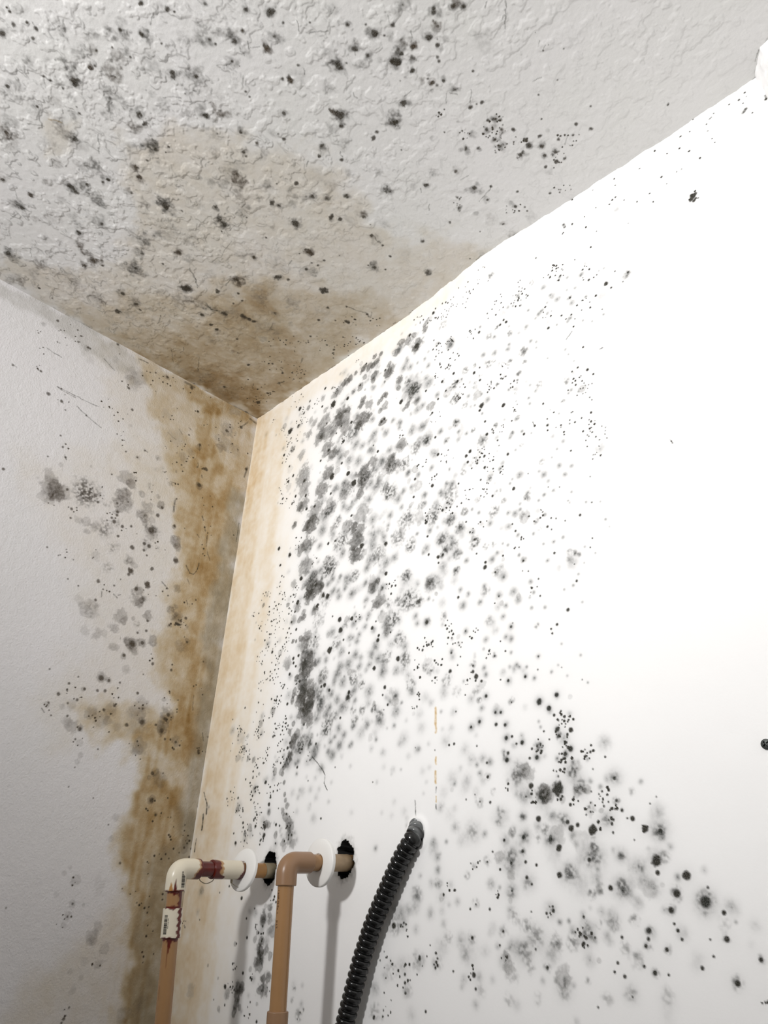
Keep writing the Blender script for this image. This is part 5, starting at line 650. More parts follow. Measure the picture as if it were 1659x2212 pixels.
        tgt[s] = tgt[s] + a * self.stain_gain if name != 'grey' else 1 - (1 - tgt[s]) * (1 - np.clip(a, 0, .95))

def sheet(name, S, to_world, ext_u, ext_v, mat, disp=None):
    """mesh of a Surface: the fine grid plus coarse rows and columns out to the room's edges"""
    u = np.concatenate([S.u, [x for x in ext_u]]); v = np.concatenate([S.v, [x for x in ext_v]])
    nu, nv = len(u), len(v)
    pad = ((0, nv - len(S.v)), (0, nu - len(S.u)))
    f = {k: np.pad(getattr(S, k), pad).astype(np.float32) for k in ('mold', 'warm', 'stain', 'grey', 'height')}
    U, V = np.meshgrid(u, v)
    co = to_world(U, V, f['height']).reshape(-1, 3).astype(np.float32)
    me = bpy.data.meshes.new(name)
    me.vertices.add(nu * nv)
    me.vertices.foreach_set('co', co.ravel())
    idx = np.arange(nu * nv, dtype=np.int32).reshape(nv, nu)
    quads = np.stack([idx[:-1, :-1], idx[:-1, 1:], idx[1:, 1:], idx[1:, :-1]], -1).reshape(-1, 4)
    nf = len(quads)
    me.loops.add(nf * 4)
    me.loops.foreach_set('vertex_index', quads.ravel())
    me.polygons.add(nf)
    me.polygons.foreach_set('loop_start', np.arange(0, nf * 4, 4, dtype=np.int32))
    me.polygons.foreach_set('use_smooth', np.ones(nf, bool))
    me.update()
    for k in ('mold', 'warm', 'stain', 'grey'):
        at = me.attributes.new(k, 'FLOAT', 'POINT')
        at.data.foreach_set('value', f[k].ravel())
    me.materials.append(mat)
    o = bpy.data.objects.new(name, me)
    COL.objects.link(o)
    o['kind'] = 'structure'
    return o

# ------------------------------------------------------------------ materials
def new_mat(name):
    m = bpy.data.materials.new(name)
    m.use_nodes = True
    nt = m.node_tree
    return m, nt, nt.nodes['Principled BSDF']

def N(nt, typ, **kw):
    n = nt.nodes.new(typ)
    for k, v in kw.items(): setattr(n, k, v)
    return n

def mix(nt, fac, a, b, mode='MIX'):
    n = N(nt, 'ShaderNodeMix', data_type='RGBA', blend_type=mode)
    n.clamp_factor = True
    for sock, val in ((n.inputs[0], fac), (n.inputs[6], a), (n.inputs[7], b)):
        if hasattr(val, 'is_output'): nt.links.new(val, sock)
        elif isinstance(val, (int, float)): sock.default_value = val
        else: sock.default_value = (*val, 1)
    return n.outputs[2]

def noise(nt, scale, detail=3, rough=.5):
    tc = N(nt, 'ShaderNodeTexCoord')
    n = N(nt, 'ShaderNodeTexNoise')
    n.inputs['Scale'].default_value = scale
    n.inputs['Detail'].default_value = detail
    n.inputs['Roughness'].default_value = rough
    nt.links.new(tc.outputs['Object'], n.inputs['Vector'])
    return n.outputs[0]

def attr(nt, name):
    n = N(nt, 'ShaderNodeAttribute', attribute_type='GEOMETRY', attribute_name=name)
    return n.outputs['Fac']

def painted_wall(name, base, base2, tint, grain, bump, bump_scale):
    m, nt, bs = new_mat(name)
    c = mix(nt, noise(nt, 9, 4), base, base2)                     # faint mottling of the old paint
    vr = N(nt, 'ShaderNodeMapRange'); vr.inputs[3].default_value = .75; vr.inputs[4].default_value = 1.25
    nt.links.new(noise(nt, 55, 4, .6), vr.inputs[0])
    amt = N(nt, 'ShaderNodeMath', operation='MULTIPLY')
    nt.links.new(attr(nt, 'stain'), amt.inputs[0]); nt.links.new(vr.outputs[0], amt.inputs[1])
    cmb = N(nt, 'ShaderNodeCombineColor')
    for k in range(3):                                            # dried water stain: tint to the power of its strength
        pw = N(nt, 'ShaderNodeMath', operation='POWER')
        pw.inputs[0].default_value = tint[k]
        nt.links.new(amt.outputs[0], pw.inputs[1]); nt.links.new(pw.outputs[0], cmb.inputs[k])
    st = mix(nt, 1.0, c, cmb.outputs[0], 'MULTIPLY')
    st = mix(nt, attr(nt, 'grey'), st, (.23, .215, .165))          # damp grey dust
    mc = mix(nt, attr(nt, 'warm'), (.014, .019, .016), (.052, .034, .017))
    gn = noise(nt, grain, 3, .7)
    mr = N(nt, 'ShaderNodeMapRange'); mr.inputs[1].default_value = .25; mr.inputs[2].default_value = .75
    mr.inputs[3].default_value = .86; mr.inputs[4].default_value = 1.14
    nt.links.new(gn, mr.inputs[0])
    ml = N(nt, 'ShaderNodeMath', operation='MULTIPLY', use_clamp=True)
    nt.links.new(attr(nt, 'mold'), ml.inputs[0]); nt.links.new(mr.outputs[0], ml.inputs[1])
    col = mix(nt, ml.outputs[0], st, mc)
    hl = N(nt, 'ShaderNodeMapRange'); hl.inputs[1].default_value = 1.02; hl.inputs[2].default_value = 1.25   # shade inside the broken holes, painted near black
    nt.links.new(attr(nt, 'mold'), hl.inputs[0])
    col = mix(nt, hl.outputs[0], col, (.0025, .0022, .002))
    nt.links.new(col, bs.inputs['Base Color'])
    bs.inputs['Roughness'].default_value = .75
    bs.inputs['Specular IOR Level'].default_value = .25
    if bump:
        b = N(nt, 'ShaderNodeBump')
        b.inputs['Strength'].default_value = bump
        b.inputs['Distance'].default_value = .001
        nt.links.new(noise(nt, bump_scale, 3, .6), b.inputs['Height'])
        nt.links.new(b.outputs[0], bs.inputs['Normal'])
    return m

def plain(name, col, rough=.5, spec=.5, var=0.0, vscale=40, metallic=0.0, coat=0.0):
    m, nt, bs = new_mat(name)
    if var:
        c = mix(nt, noise(nt, vscale, 4), col, tuple(max(0, q * (1 - var)) for q in col))
        nt.links.new(c, bs.inputs['Base Color'])
    else:
        bs.inputs['Base Color'].default_value = (*col, 1)
    bs.inputs['Roughness'].default_value = rough
    bs.inputs['Specular IOR Level'].default_value = spec
    bs.inputs['Metallic'].default_value = metallic
    bs.inputs['Coat Weight'].default_value = coat
    return m

def primed(name, col, rough, spec):
    """plastic with purple-brown solvent primer where the 'primer' attribute says; 'glue' is the amber rim"""
    m, nt, bs = new_mat(name)
    c = mix(nt, noise(nt, 60, 3), col, tuple(q * .88 for q in col))
    c = mix(nt, attr(nt, 'glue'), c, (.42, .20, .045))
    p = mix(nt, noise(nt, 90, 3), (.150, .011, .003), (.052, .004, .002))
    c = mix(nt, attr(nt, 'primer'), c, p)
    nt.links.new(c, bs.inputs['Base Color'])
    bs.inputs['Roughness'].default_value = rough
    bs.inputs['Specular IOR Level'].default_value = spec
    return m

M_WALL = painted_wall('white_wall_paint', (.90, .895, .885), (.88, .873, .862), (.75, .59, .39), 900, .10, 260)
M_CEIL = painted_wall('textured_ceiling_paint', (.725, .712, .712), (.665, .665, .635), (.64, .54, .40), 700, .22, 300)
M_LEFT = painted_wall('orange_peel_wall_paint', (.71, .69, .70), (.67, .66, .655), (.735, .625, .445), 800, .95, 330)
M_SIDE = painted_wall('side_wall_paint', (.84, .835, .83), (.80, .795, .79), (.5, .4, .3), 800, .3, 200)
M_TAN = primed('tan_cpvc', (.37, .205, .088), .22, .5)
M_TANFIT = plain('tan_cpvc_fitting', (.31, .180, .098), .33, .45, .12)
M_WHITEFIT = primed('white_cpvc_fitting', (.80, .73, .58), .30, .5)
M_FLANGE = plain('white_flange_plastic', (.86, .85, .82), .35, .5, .05)
M_INK = plain('black_ink', (.012, .010, .008), .6, .2)
M_BROWNINK = plain('brown_ink', (.060, .022, .008), .6, .2)
M_GLUE = plain('dried_glue', (.30, .26, .18), .15, .6)
M_SCREW = plain('black_oxide_screw', (.055, .06, .055), .45, .5, .3, 400, .6)
M_FLOOR = plain('dark_floor', (.10, .085, .07), .8, .2, .3, 6)

# ------------------------------------------------------------------ back wall
W = Surface(0, 1.050, 0, 1.065, .00090, 11)
W.stain_gain = 1.35
W.gain = .74
W.marks(MARKS_WALL)
W.haze()
for p in STAINS:
    if p[0] == 'wall': W.poly(*p[1:])
# vertical run marks in the damp strip beside the corner
_st = vnoise(W.u, W.v * .03, .011, 91) * .6 + vnoise(W.u, W.v * .05, .005, 92) * .4
W.stain *= np.clip(1 + .26 * _st, .2, 1.9)

BULGE_X = [0, .2108, .40, .4509, .53, .6049, .6653, .7580, .7885, .9036, 1.0, 1.1]
BULGE_Y = [.0005, .0005, .001, .0022, .008, .0150, .0119, .0069, .0066, .0022, .001, .001]

def wall_world(U, V, Hh):
    out = np.zeros(U.shape + (3,))
    g = np.interp(U, BULGE_X, BULGE_Y) * np.exp(-V / .075)
    g = g + .0012 * np.exp(-V / .004) * fbm(U[0], V[:, 0], .012, 77)
    out[..., 0] = U
    out[..., 1] = -g + Hh
    out[..., 2] = H - V
    return out

def recess(S, c, rx, ry, depth, rag, seed):
    """a ragged hole broken through the plasterboard"""
    U = S.u[None, :] - c[0]; V = S.v[:, None] - c[1]
    d = np.hypot(U / rx, V / ry) + rag * vnoise(S.u, S.v, .0042, seed) + rag * .6 * vnoise(S.u, S.v, .0019, seed + 5)
    S.height = np.where(d < 1, np.maximum(S.height, depth), S.height).astype(np.float32)
    S.put((slice(None), slice(None)), .93 * sst(1.06, .96, d), .3)
    k = d < 1.0
    k = k | np.roll(k, 1, 0) | np.roll(k, -1, 0); k = k | np.roll(k, 1, 1) | np.roll(k, -1, 1)
    S.mold = np.where(k, 1.3, S.mold).astype(np.float32)  # hole's inner shade painted black through the mould field
    S.put((slice(None), slice(None)), .42 * (~k) * np.exp(-np.clip(d - .95, 0, 9) ** 2 / .12) * np.clip(.8 + .3 * S.nA, .3, 1.2), .3)

HOLE_A = (0.2036, -0.0000, H - 0.8411)
HOLE_B = (0.3545, -0.0000, H - 0.8356)
recess(W, (HOLE_B[0] + .001, H - HOLE_B[2] - .001), .0150, .0195, .085, .16, 201)
recess(W, (HOLE_A[0] + .002, H - HOLE_A[2] - .001), .0125, .0190, .085, .12, 301)
# fresh plaster dabbed around the conduit
CT = (0.4752, -0.0000, H - 0.8131)
_d = np.hypot((W.u[None, :] - CT[0]) / .0145, (W.v[:, None] - (H - CT[2])) / .0165)
W.height -= (.0022 * np.exp(-((_d - 1.0) / .22) ** 2)).astype(np.float32)
W.mold *= (1 - .9 * sst(1.35, 1.1, _d)).astype(np.float32)
W.height += (.00025 * fbm(W.u, W.v, .06, 401)).astype(np.float32)
back = sheet('wall_back', W, wall_world, (1.1, 1.25), (1.25, 1.6, 2.0, H), M_WALL)

# ------------------------------------------------------------------ ceiling
CE = Surface(0, 1.075, 0, .760, .00100, 21)
_k = fbm(CE.u, CE.v, .0115, 501, 3) + .35 * fbm(CE.u, CE.v, .050, 503, 2)
_plateau = sst(-.05, .12, _k) * .55 + sst(.38, .52, _k) * .45          # knocked-down texture: flat tops, broken edges
_fade = sst(.0, .030, CE.v)[:, None] * sst(.0, .035, CE.u)[None, :] * .75 + .25
_reg = np.clip(.60 + .55 * sst(.0, .45, CE.v)[:, None] * np.ones_like(_k) + .3 * fbm(CE.u, CE.v, .12, 507, 2), .35, 1.25)
CE.height = (-(.00070 * _plateau * _reg +   .00016 * np.clip(fbm(CE.u, CE.v, .006, 509, 2), -.5, 1)) * _fade).astype(np.float32)
# mould dust caught along the texture's edges, mostly over the far left of the ceiling
_gu = np.abs(np.gradient(_plateau, axis=0)) + np.abs(np.gradient(_plateau, axis=1))
_gu = np.clip(_gu * 5.0, 0, 1)
_den = (sst(.95, .25, CE.u)[None, :] * sst(.02, .5, CE.v)[:, None])
_den = np.clip(_den * (1.0 + .9 * fbm(CE.u, CE.v, .045, 511, 3)), 0, 1.2)
CE.rag = 2.2
CE.gain = .56
CE.warmth = .25
CE.stain_gain = 2.8
CE.put((slice(None), slice(None)), np.clip(.04 + .17 * _den, 0, .4) * _gu * sst(.0, .5, fbm(CE.u, CE.v, .011, 513, 2) + .25), .25)
CE.marks(MARKS_CEIL)
for p in STAINS:
    if p[0] == 'ceil': CE.poly(*p[1:])
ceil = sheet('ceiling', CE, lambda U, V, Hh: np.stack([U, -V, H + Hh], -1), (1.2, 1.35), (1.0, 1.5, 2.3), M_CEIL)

# ------------------------------------------------------------------ left wall
L = Surface(0, .560, 0, 1.065, .00105, 31)
L.gain = .46
L.warmth = .45
L.speck = .5
L.stain_gain = 2.75
L.marks(MARKS_LEFT)
for p in STAINS:
    if p[0] == 'left': L.poly(*p[1:])
_ls = vnoise(L.u, L.v * .10, .006, 191)
L.stain *= np.clip(1 + .30 * _ls * sst(.16, .05, L.u)[None, :], .4, 1.5)
L.height = (.00022 * fbm(L.u, L.v, .007, 601, 3) + .0006 * fbm(L.u, L.v, .09, 603, 2)).astype(np.float32)
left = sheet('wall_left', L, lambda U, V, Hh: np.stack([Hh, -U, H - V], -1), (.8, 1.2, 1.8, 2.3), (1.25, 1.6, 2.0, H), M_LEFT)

# ------------------------------------------------------------------ side wall, floor
def strip_wall(name, pts, mat):
    """upright wall along a polyline of (x, y), finely meshed near the top where it meets the ceiling"""
    zs = list(np.linspace(0, .10, 41)) + [.2, .5, 1.0, 1.6, H]
    P = []
    for (a, b) in zip(pts[:-1], pts[1:]):
        n = max(1, int(min(60, math.dist(a, b) / .0015)))
        P += [(a[0] + (b[0] - a[0]) * k / n, a[1] + (b[1] - a[1]) * k / n) for k in range(n)]
    P.append(pts[-1])
    us = np.arange(len(P)) * .0015
    h = fbm(us, np.array(zs), .014, 701, 3)
    bm = bmesh.new()
    rows = []
    for j, z in enumerate(zs):
        lean = .0085 * min(1, z / .05)
        row = []
        for i, (x, y) in enumerate(P):
            k = .0014 * h[j, i] * (1 if z <= .1 else 0)
            row.append(bm.verts.new((x + lean + k, y + k * .5, H - z + (.002 * h[0, i] if j == 0 else 0))))
        rows.append(row)
    for a, b in zip(rows[:-1], rows[1:]):
        for i in range(len(P) - 1):
            bm.faces.new((a[i], b[i], b[i + 1], a[i + 1]))
    me = bpy.data.meshes.new(name)
    bm.normal_update()
    bm.to_mesh(me); bm.free()
    for p in me.polygons: p.use_smooth = True
    me.materials.append(mat)
    o = bpy.data.objects.new(name, me); COL.objects.link(o); o['kind'] = 'structure'
    return o
strip_wall('wall_right', [(1.0070, .003), (1.0285, -.0330), (1.046, -.0365), (1.24, -.24), (1.30, -2.3)], M_SIDE)

bm = bmesh.new()
vs = [bm.verts.new(q) for q in ((0, 0, 0), (1.35, 0, 0), (1.35, -2.3, 0), (0, -2.3, 0))]
bm.faces.new(vs[::-1])
me = bpy.data.meshes.new('floor'); bm.to_mesh(me); bm.free(); me.materials.append(M_FLOOR)
fl = bpy.data.objects.new('floor', me); COL.objects.link(fl); fl['kind'] = 'structure'

# ------------------------------------------------------------------ builders for the plumbing
def V3(q): return Vector(q)

def empty(name, loc, label, cat, group=None):
    o = bpy.data.objects.new(name, None)
    o.empty_display_size = .02
    COL.objects.link(o); o.location = loc
    o['label'] = label; o['category'] = cat
    if group: o['group'] = group
    return o

def link(name, me, mat, parent=None, label=None):
    me.materials.append(mat)
    o = bpy.data.objects.new(name, me)
    COL.objects.link(o)
    if parent is not None:
        o.parent = parent
        off = Vector((0, 0, 0)); q = parent
        while q is not None:
            off += q.location; q = q.parent
        o.location = -off
    if label: o['label'] = label
    return o

CAMXY = Vector((1.11969, -0.67125, H - 0.92504))

def frames(path):
    """tangents and a parallel-transported normal at each path point"""
    n = len(path); T = []
    for i in range(n):
        a = path[max(0, i - 1)]; b = path[min(n - 1, i + 1)]
        T.append((b - a).normalized())
    ref = Vector((1, 0, 0))
    nn = (ref - T[0] * ref.dot(T[0])).normalized()
    Ns = [nn]
    for i in range(1, n):
        q = T[i - 1].rotation_difference(T[i])
        nn = q @ Ns[-1]
        nn = (nn - T[i] * nn.dot(T[i])).normalized()
        Ns.append(nn)
    return T, Ns

def sweep(path, radii, seg=48, caps=True, fields=None, smooth=True):
    """tube along path; fields: {name: f(i, s, theta)} stored as vertex attributes"""
    T, Ns = frames(path)
    co = []; s = 0.0; ss = []
    for i, p in enumerate(path):
        if i: s += (p - path[i - 1]).length
        ss.append(s)
        B = T[i].cross(Ns[i])
        for k in range(seg):
            th = 2 * math.pi * k / seg
            co.append(p + (Ns[i] * math.cos(th) + B * math.sin(th)) * radii[i])
    faces = []
    n = len(path)
    for i in range(n - 1):
        for k in range(seg):
            a = i * seg + k; b = i * seg + (k + 1) % seg
            faces.append((a, b, b + seg, a + seg))
    if caps:
        faces.append(tuple(range(seg))[::-1]); faces.append(tuple((n - 1) * seg + k for k in range(seg)))
    me = bpy.data.meshes.new('tube')
    me.from_pydata([tuple(c) for c in co], [], faces)
    for p in me.polygons: p.use_smooth = len(p.vertices) == 4
    me.update()
    if fields:
        for name, f in fields.items():
            at = me.attributes.new(name, 'FLOAT', 'POINT')
            at.data.foreach_set('value', [float(f(i, ss[i], 2 * math.pi * k / seg, co[i * seg + k])) for i in range(n) for k in range(seg)])
    me.set_sharp_from_angle(angle=math.radians(38))
    return me

def dense(a, b, step=.0012):
    n = max(2, int((b - a).length / step))
    return [a.lerp(b, k / n) for k in range(n + 1)]

def wob(th, s, k=1.0):
    return .5 * math.sin(3 * th + 41 * s * k) + .3 * math.sin(7 * th + 1.7) + .2 * math.sin(13 * th + 300 * s)

def clamp01(x): return max(0.0, min(1.0, x))

def fitting(a, b, r, bevel=.0010):
    """straight socket from a to b with eased ends"""
    d = (b - a).normalized(); L = (b - a).length
    path = [a, a + d * bevel * .4, a + d * bevel] + dense(a + d * bevel * 1.2, b - d * bevel * 1.2) + [b - d * bevel, b - d * bevel * .4, b]
    rad = [r - bevel, r - bevel * .35, r] + [r] * (len(path) - 6) + [r, r - bevel * .35, r - bevel]
    return path, rad

def elbow_path(a, c, b, bend, r, bevel=.0010):
    """socket from a, round the corner c, to b"""
    da = (a - c).normalized(); db = (b - c).normalized()
    p0 = c + da * bend; p1 = c + db * bend
    arc = []
    n = 18
    for k in range(n + 1):
        t = k / n
        arc.append(p0 * (1 - t) ** 2 + c * 2 * t * (1 - t) + p1 * t ** 2)
    first = [a, a - da * bevel * .4, a - da * bevel] + dense(a - da * bevel * 1.2, p0)[:-1]
    last = dense(p1, b - db * bevel * 1.2)[1:] + [b - db * bevel, b - db * bevel * .4, b]
    path = first + arc + last
    rad = [r] * len(path)
    rad[0] = rad[-1] = r - bevel; rad[1] = rad[-2] = r - bevel * .35
    return path, rad

def lathe(profile, origin, axis, seg=72):
    """closed profile of (distance along axis, radius) turned around axis"""
    ax = axis.normalized()
    u = ax.orthogonal().normalized(); w = ax.cross(u)
    co = []; faces = []; n = len(profile)
    for k in range(seg):
        th = 2 * math.pi * k / seg
        for (h, r) in profile:
            co.append(tuple(origin + ax * h + (u * math.cos(th) + w * math.sin(th)) * r))
    for k in range(seg):
        for i in range(n):
            a = k * n + i; b = k * n + (i + 1) % n
            c = ((k + 1) % seg) * n + (i + 1) % n; d = ((k + 1) % seg) * n + i
            faces.append((a, b, c, d))
    me = bpy.data.meshes.new('lathe')
    me.from_pydata(co, [], faces)
    bm = bmesh.new(); bm.from_mesh(me); bmesh.ops.recalc_face_normals(bm, faces=bm.faces); bm.to_mesh(me); bm.free()
    for p in me.polygons: p.use_smooth = True
    me.set_sharp_from_angle(angle=math.radians(40))
    return me

def flange(parent, origin, axis, r, rin):
    """shallow domed pipe collar with a turned-down rim"""
    prof = [(.0000, r), (.0030, r), (.0037, r - .0004), (.0042, r - .0012), (.0050, r - .0070), (.0056, rin + .0025), (.0056, rin + .0006), (.0050, rin),
            (.0030, rin), (.0030, rin + .004), (.0020, r - .004), (.0004, r - .0020), (.0000, r - .0016)]
    return link('flange', lathe(prof, origin, axis), M_FLANGE, parent, None)

def patch_on_tube(c0, c1, r, th0, th1, ref):
    """curved rectangle hugging a straight tube c0->c1; angles from direction ref"""
    ax = (c1 - c0).normalized()
    u = (ref - ax * ref.dot(ax)).normalized(); w = ax.cross(u)
    return c0, ax, (c1 - c0).length, u, w, r, th0, th1

def quads_on_tube(frame, rects, lift=.0002, n=4):
    c0, ax, Ln, u, w, r, t0, t1 = frame
    co = []; fa = []
    for (s0, s1, a0, a1) in rects:
        base = len(co)
        for k in range(n + 1):
            th = t0 + (t1 - t0) * (a0 + (a1 - a0) * k / n)
            d = (u * math.cos(th) + w * math.sin(th)) * (r + lift)
            co.append(tuple(c0 + ax * s0 * Ln + d)); co.append(tuple(c0 + ax * s1 * Ln + d))
        for k in range(n):
            fa.append((base + 2 * k, base + 2 * k + 1, base + 2 * k + 3, base + 2 * k + 2))
    me = bpy.data.meshes.new('print')
    me.from_pydata(co, [], fa)
    me.update()
    return me

def bars(seed, n):
    rng = random.Random(seed); out = []; s = 0.0
    while s < 1:
        wv = rng.choice((.012, .02, .03, .045)); g = rng.choice((.012, .016, .026))
        out.append((s, min(1, s + wv))); s += wv + g
    return out

R_PIPE, R_SOCK = .0090, .0112

# ------------------------------------------------------------------ tan riser pipe with white couplings (beside the corner)
XA = .2037
EA = V3((0.2037, -0.1377, H - 0.8527)); HA = V3((0.2037, 0.0025, H - 0.8432)); BA = V3((0.2037, -0.1243, H - 1.0112))
dvA = (BA - EA).normalized(); dhA = (HA - EA).normalized()
def on_line(p, d, q):
    """point of the line p + t d nearest to q"""
    return p + d * (q - p).dot(d)
def vA(y): return EA + dvA * (V3(y) - EA).dot(dvA)
A_root = empty('water_pipe', HA, 'tan water pipe with white couplings and red brown primer stains beside the corner', 'pipe', 'water pipes coming out of the wall')
a_el_v = vA((0.2037, -0.1352, H - 0.8779)); a_el_h = on_line(EA, dhA, V3((0.2037, -0.1067, H - 0.8500)))
a_cp_h0 = on_line(EA, dhA, V3((0.2037, -0.0893, H - 0.8490))); a_cp_h1 = on_line(EA, dhA, V3((0.2037, -0.0454, H - 0.8462)))
a_cp_v0 = vA((0.2037, -0.1349, H - 0.8952)); a_cp_v1 = vA((0.2037, -0.1321, H - 0.9270))
FA = on_line(EA, dhA, V3((0.2037, -0.0374, H - 0.8466)))
SA = EA + (BA - EA) * 1.0

def facing(axis_pt, ax):
    q = CAMXY - axis_pt
    return (q - ax * q.dot(ax)).normalized()
refA = facing(vA((0.2037, -0.1329, H - 0.9141)), dvA)
rightA = dvA.cross(refA)
if rightA.x < 0: rightA = -rightA            # towards the back wall side as the photo shows it

def side(p, c, ref, right):
    q = (p - c); return math.atan2(q.dot(right), q.dot(ref))
def primer_v(top, bot, drips):
    """primer rings at both ends of a fitting on the riser and a run down its right side"""
    def f(i, s, th, p):
        c = vA(p); a = side(p, c, refA, rightA); t = (p - EA).dot(dvA)
        w = wob(a, t)
        v = 0.0
        for (t0, t1) in ((top - .0018, top + .0012), (bot - .0012, bot + .0032)):
            v = max(v, clamp01((t - t0 + .0012 * w) / .0006) * clamp01((t1 - t + .0018 * w) / .0006))
        for (a0, a1, ta, tb) in drips:
            amp = .10 * math.sin(t * 900) + .03 * math.sin(t * 2300 + 1)
            v = max(v, clamp01((a - a0 - amp) / .06) * clamp01((a1 - a + amp) / .06) * clamp01((t - ta) / .002) * clamp01((tb - t) / .002))
        return v
    return f
tv = lambda q: (q - EA).dot(dvA)
t1_, t2_, t3_ = tv(a_el_v), tv(a_cp_v0), tv(a_cp_v1)

# riser: short piece between elbow and coupling, and the long piece below
def prim_short(i, s, th, p):
    c = vA(p); a = side(p, c, refA, rightA); t = tv(p); w = wob(a, t)
    v = clamp01((t1_ + .0028 + .002 * w - t) / .0006)
    v = max(v, clamp01((t - t2_ + .0022 + .0006 * w) / .0006))
    v = max(v, clamp01((a - .62 + .14 * math.sin(t * 700)) / .06))
    return v
me = sweep(dense(a_el_v - dvA * .006, a_cp_v0 + dvA * .004), [R_PIPE] * len(dense(a_el_v - dvA * .006, a_cp_v0 + dvA * .004)), fields={'primer': prim_short, 'glue': lambda *a: 0})
link('pipe_section', me, M_TAN, A_root)

def prim_long(i, s, th, p):
    c = vA(p); a = side(p, c, refA, rightA); t = tv(p) - t3_; w = wob(a, t)
    v = clamp01((.0030 + .0016 * w - t) / .0006)
    # a run that narrows as it goes down
    for (a0, wd, Ln) in ((-.10, .40, .016), (-.20, .10, .034), (-.55, .055, .044)):
        ww = wd * max(0, 1 - t / Ln)
        v = max(v, clamp01((ww - abs(a - a0 + t * 2.0)) / .05) * (1 if t > 0 else 0))
    v = max(v, clamp01((.05 - abs(a + .95)) / .03) * clamp01((t - .046) / .002) * clamp01((.062 - t) / .002))
    return v
low = [a_cp_v1 - dvA * .004] + dense(a_cp_v1 - dvA * .003, BA)
low += [BA + dvA * .15 * k for k in (1, 2, 3, 4)]
me = sweep(low, [R_PIPE] * len(low), fields={'primer': prim_long, 'glue': lambda *a: 0})
link('pipe_section', me, M_TAN, A_root)

# stub through the wall and the short primed piece between elbow and coupling
stub = dense(a_cp_h1 - dhA * .006, HA + dhA * .070)
def glue_stub(i, s, th, p):
    t = (p - FA).dot(dhA)
    return clamp01((t - .010) / .004) * (.75 + .25 * math.sin(5 * th)) * clamp01((.040 - t) / .004)
me = sweep(stub, [R_PIPE] * len(stub), fields={'primer': lambda *a: 0, 'glue': glue_stub})
link('pipe_section', me, M_TAN, A_root)
path, rad = fitting(HA - dhA * .012, HA + dhA * .004, R_PIPE + .0006, .0006)
link('glue_smear', sweep(path, rad, 48), plain('old_glue', (.52, .44, .30), .4, .4, .5, 160), A_root, 'pale smear of dried glue where the pipe enters the wall')
sh = dense(a_el_h - dhA * .006, a_cp_h0 + dhA * .006)
me = sweep(sh, [R_PIPE] * len(sh), fields={'primer': lambda *a: 1, 'glue': lambda *a: 0})
link('pipe_section', me, M_TAN, A_root, 'short piece of pipe covered in red brown primer')

th_ = lambda q: (q - EA).dot(dhA)
h0_, h1_, h2_ = th_(a_el_h), th_(a_cp_h0), th_(a_cp_h1)
refH = facing(a_cp_h0, dhA); upH = Vector((0, 0, 1))
def ang_h(p):
    c = EA + dhA * th_(p); q = p - c
    return math.atan2(q.dot(upH), q.dot(refH))
def prim_elbow(i, s, th, p):
    # horizontal mouth
    t = th_(p); a = ang_h(p)
    v = 0.0
    if (p - EA).dot(dvA) < .016:
        w = wob(a, 0)
        lim = h0_ - .0045 - .0055 * clamp01((-a + .2) / 1.2) + .0022 * w
        v = clamp01((t - lim) / .0006)
    # lower mouth
    c = vA(p); a2 = side(p, c, refA, rightA); tt = tv(p)
    if tt > .012:
        w2 = wob(a2, 0)
        v = max(v, clamp01((tt - (t1_ - .0016 - .0006 * w2)) / .0006))
        ww = .42 * clamp01((tt - (t1_ - .017)) / .017)
        v = max(v, clamp01((ww * .55 - abs(a2 - .02)) / .06) if tt > t1_ - .017 else 0)
    return v
def glue_elbow(i, s, th, p):
    t = th_(p); a = ang_h(p)
    v = 0.0
    if (p - EA).dot(dvA) < .016:
        lim = h0_ - .0068 - .0055 * clamp01((-a + .2) / 1.2) + .0022 * wob(a, 0)
        v = .8 * clamp01((t - lim) / .0008)
    c = vA(p); a2 = side(p, c, refA, rightA); tt = tv(p)
    if tt > .012:
        ww = .30 * clamp01((tt - (t1_ - .012)) / .012)
        v = max(v, clamp01((ww - abs(a2 + .42)) / .05) * clamp01((tt - t1_ + .012) / .003))
    return v
path, rad = elbow_path(a_el_v, EA, a_el_h, .0125, .0118)
el = link('elbow', sweep(path, rad, 64, fields={'primer': prim_elbow, 'glue': glue_elbow}), M_WHITEFIT, A_root, 'white pipe elbow with dark primer at its mouths')

def prim_ch(i, s, th, p):
    t = th_(p); a = ang_h(p); w = wob(a, 0)
    lim = h1_ + .0078 + .0035 * w + .0085 * clamp01((-a - .35) / .4)
    v = clamp01((lim - t) / .0006)
    lim2 = h2_ - .0022 - .0040 * clamp01((-a - .1) / .5) - .0006 * w
    v = max(v, clamp01((t - lim2) / .0006))
    return v
def glue_ch(i, s, th, p):
    t = th_(p); a = ang_h(p); w = wob(a, 0)
    lim = h1_ + .0112 + .0040 * w + .004 * clamp01((-a + .1) / .5)
    return .85 * clamp01((lim - t) / .0010)
path, rad = fitting(a_cp_h0, a_cp_h1, R_SOCK)
ch_ = link('coupling', sweep(path, rad, 64, fields={'primer': prim_ch, 'glue': glue_ch}), M_WHITEFIT, A_root, 'white coupling half covered in red brown primer, by the white flange')

path, rad = fitting(a_cp_v0, a_cp_v1, .0116)
cv_f = primer_v(t2_, t3_, [(.55, 1.10, t2_ - .01, t3_ + .01)])
cv = link('coupling', sweep(path, rad, 64, fields={'primer': cv_f, 'glue': lambda *a: 0}), M_WHITEFIT, A_root, 'white coupling with a barcode and a dark primer run')

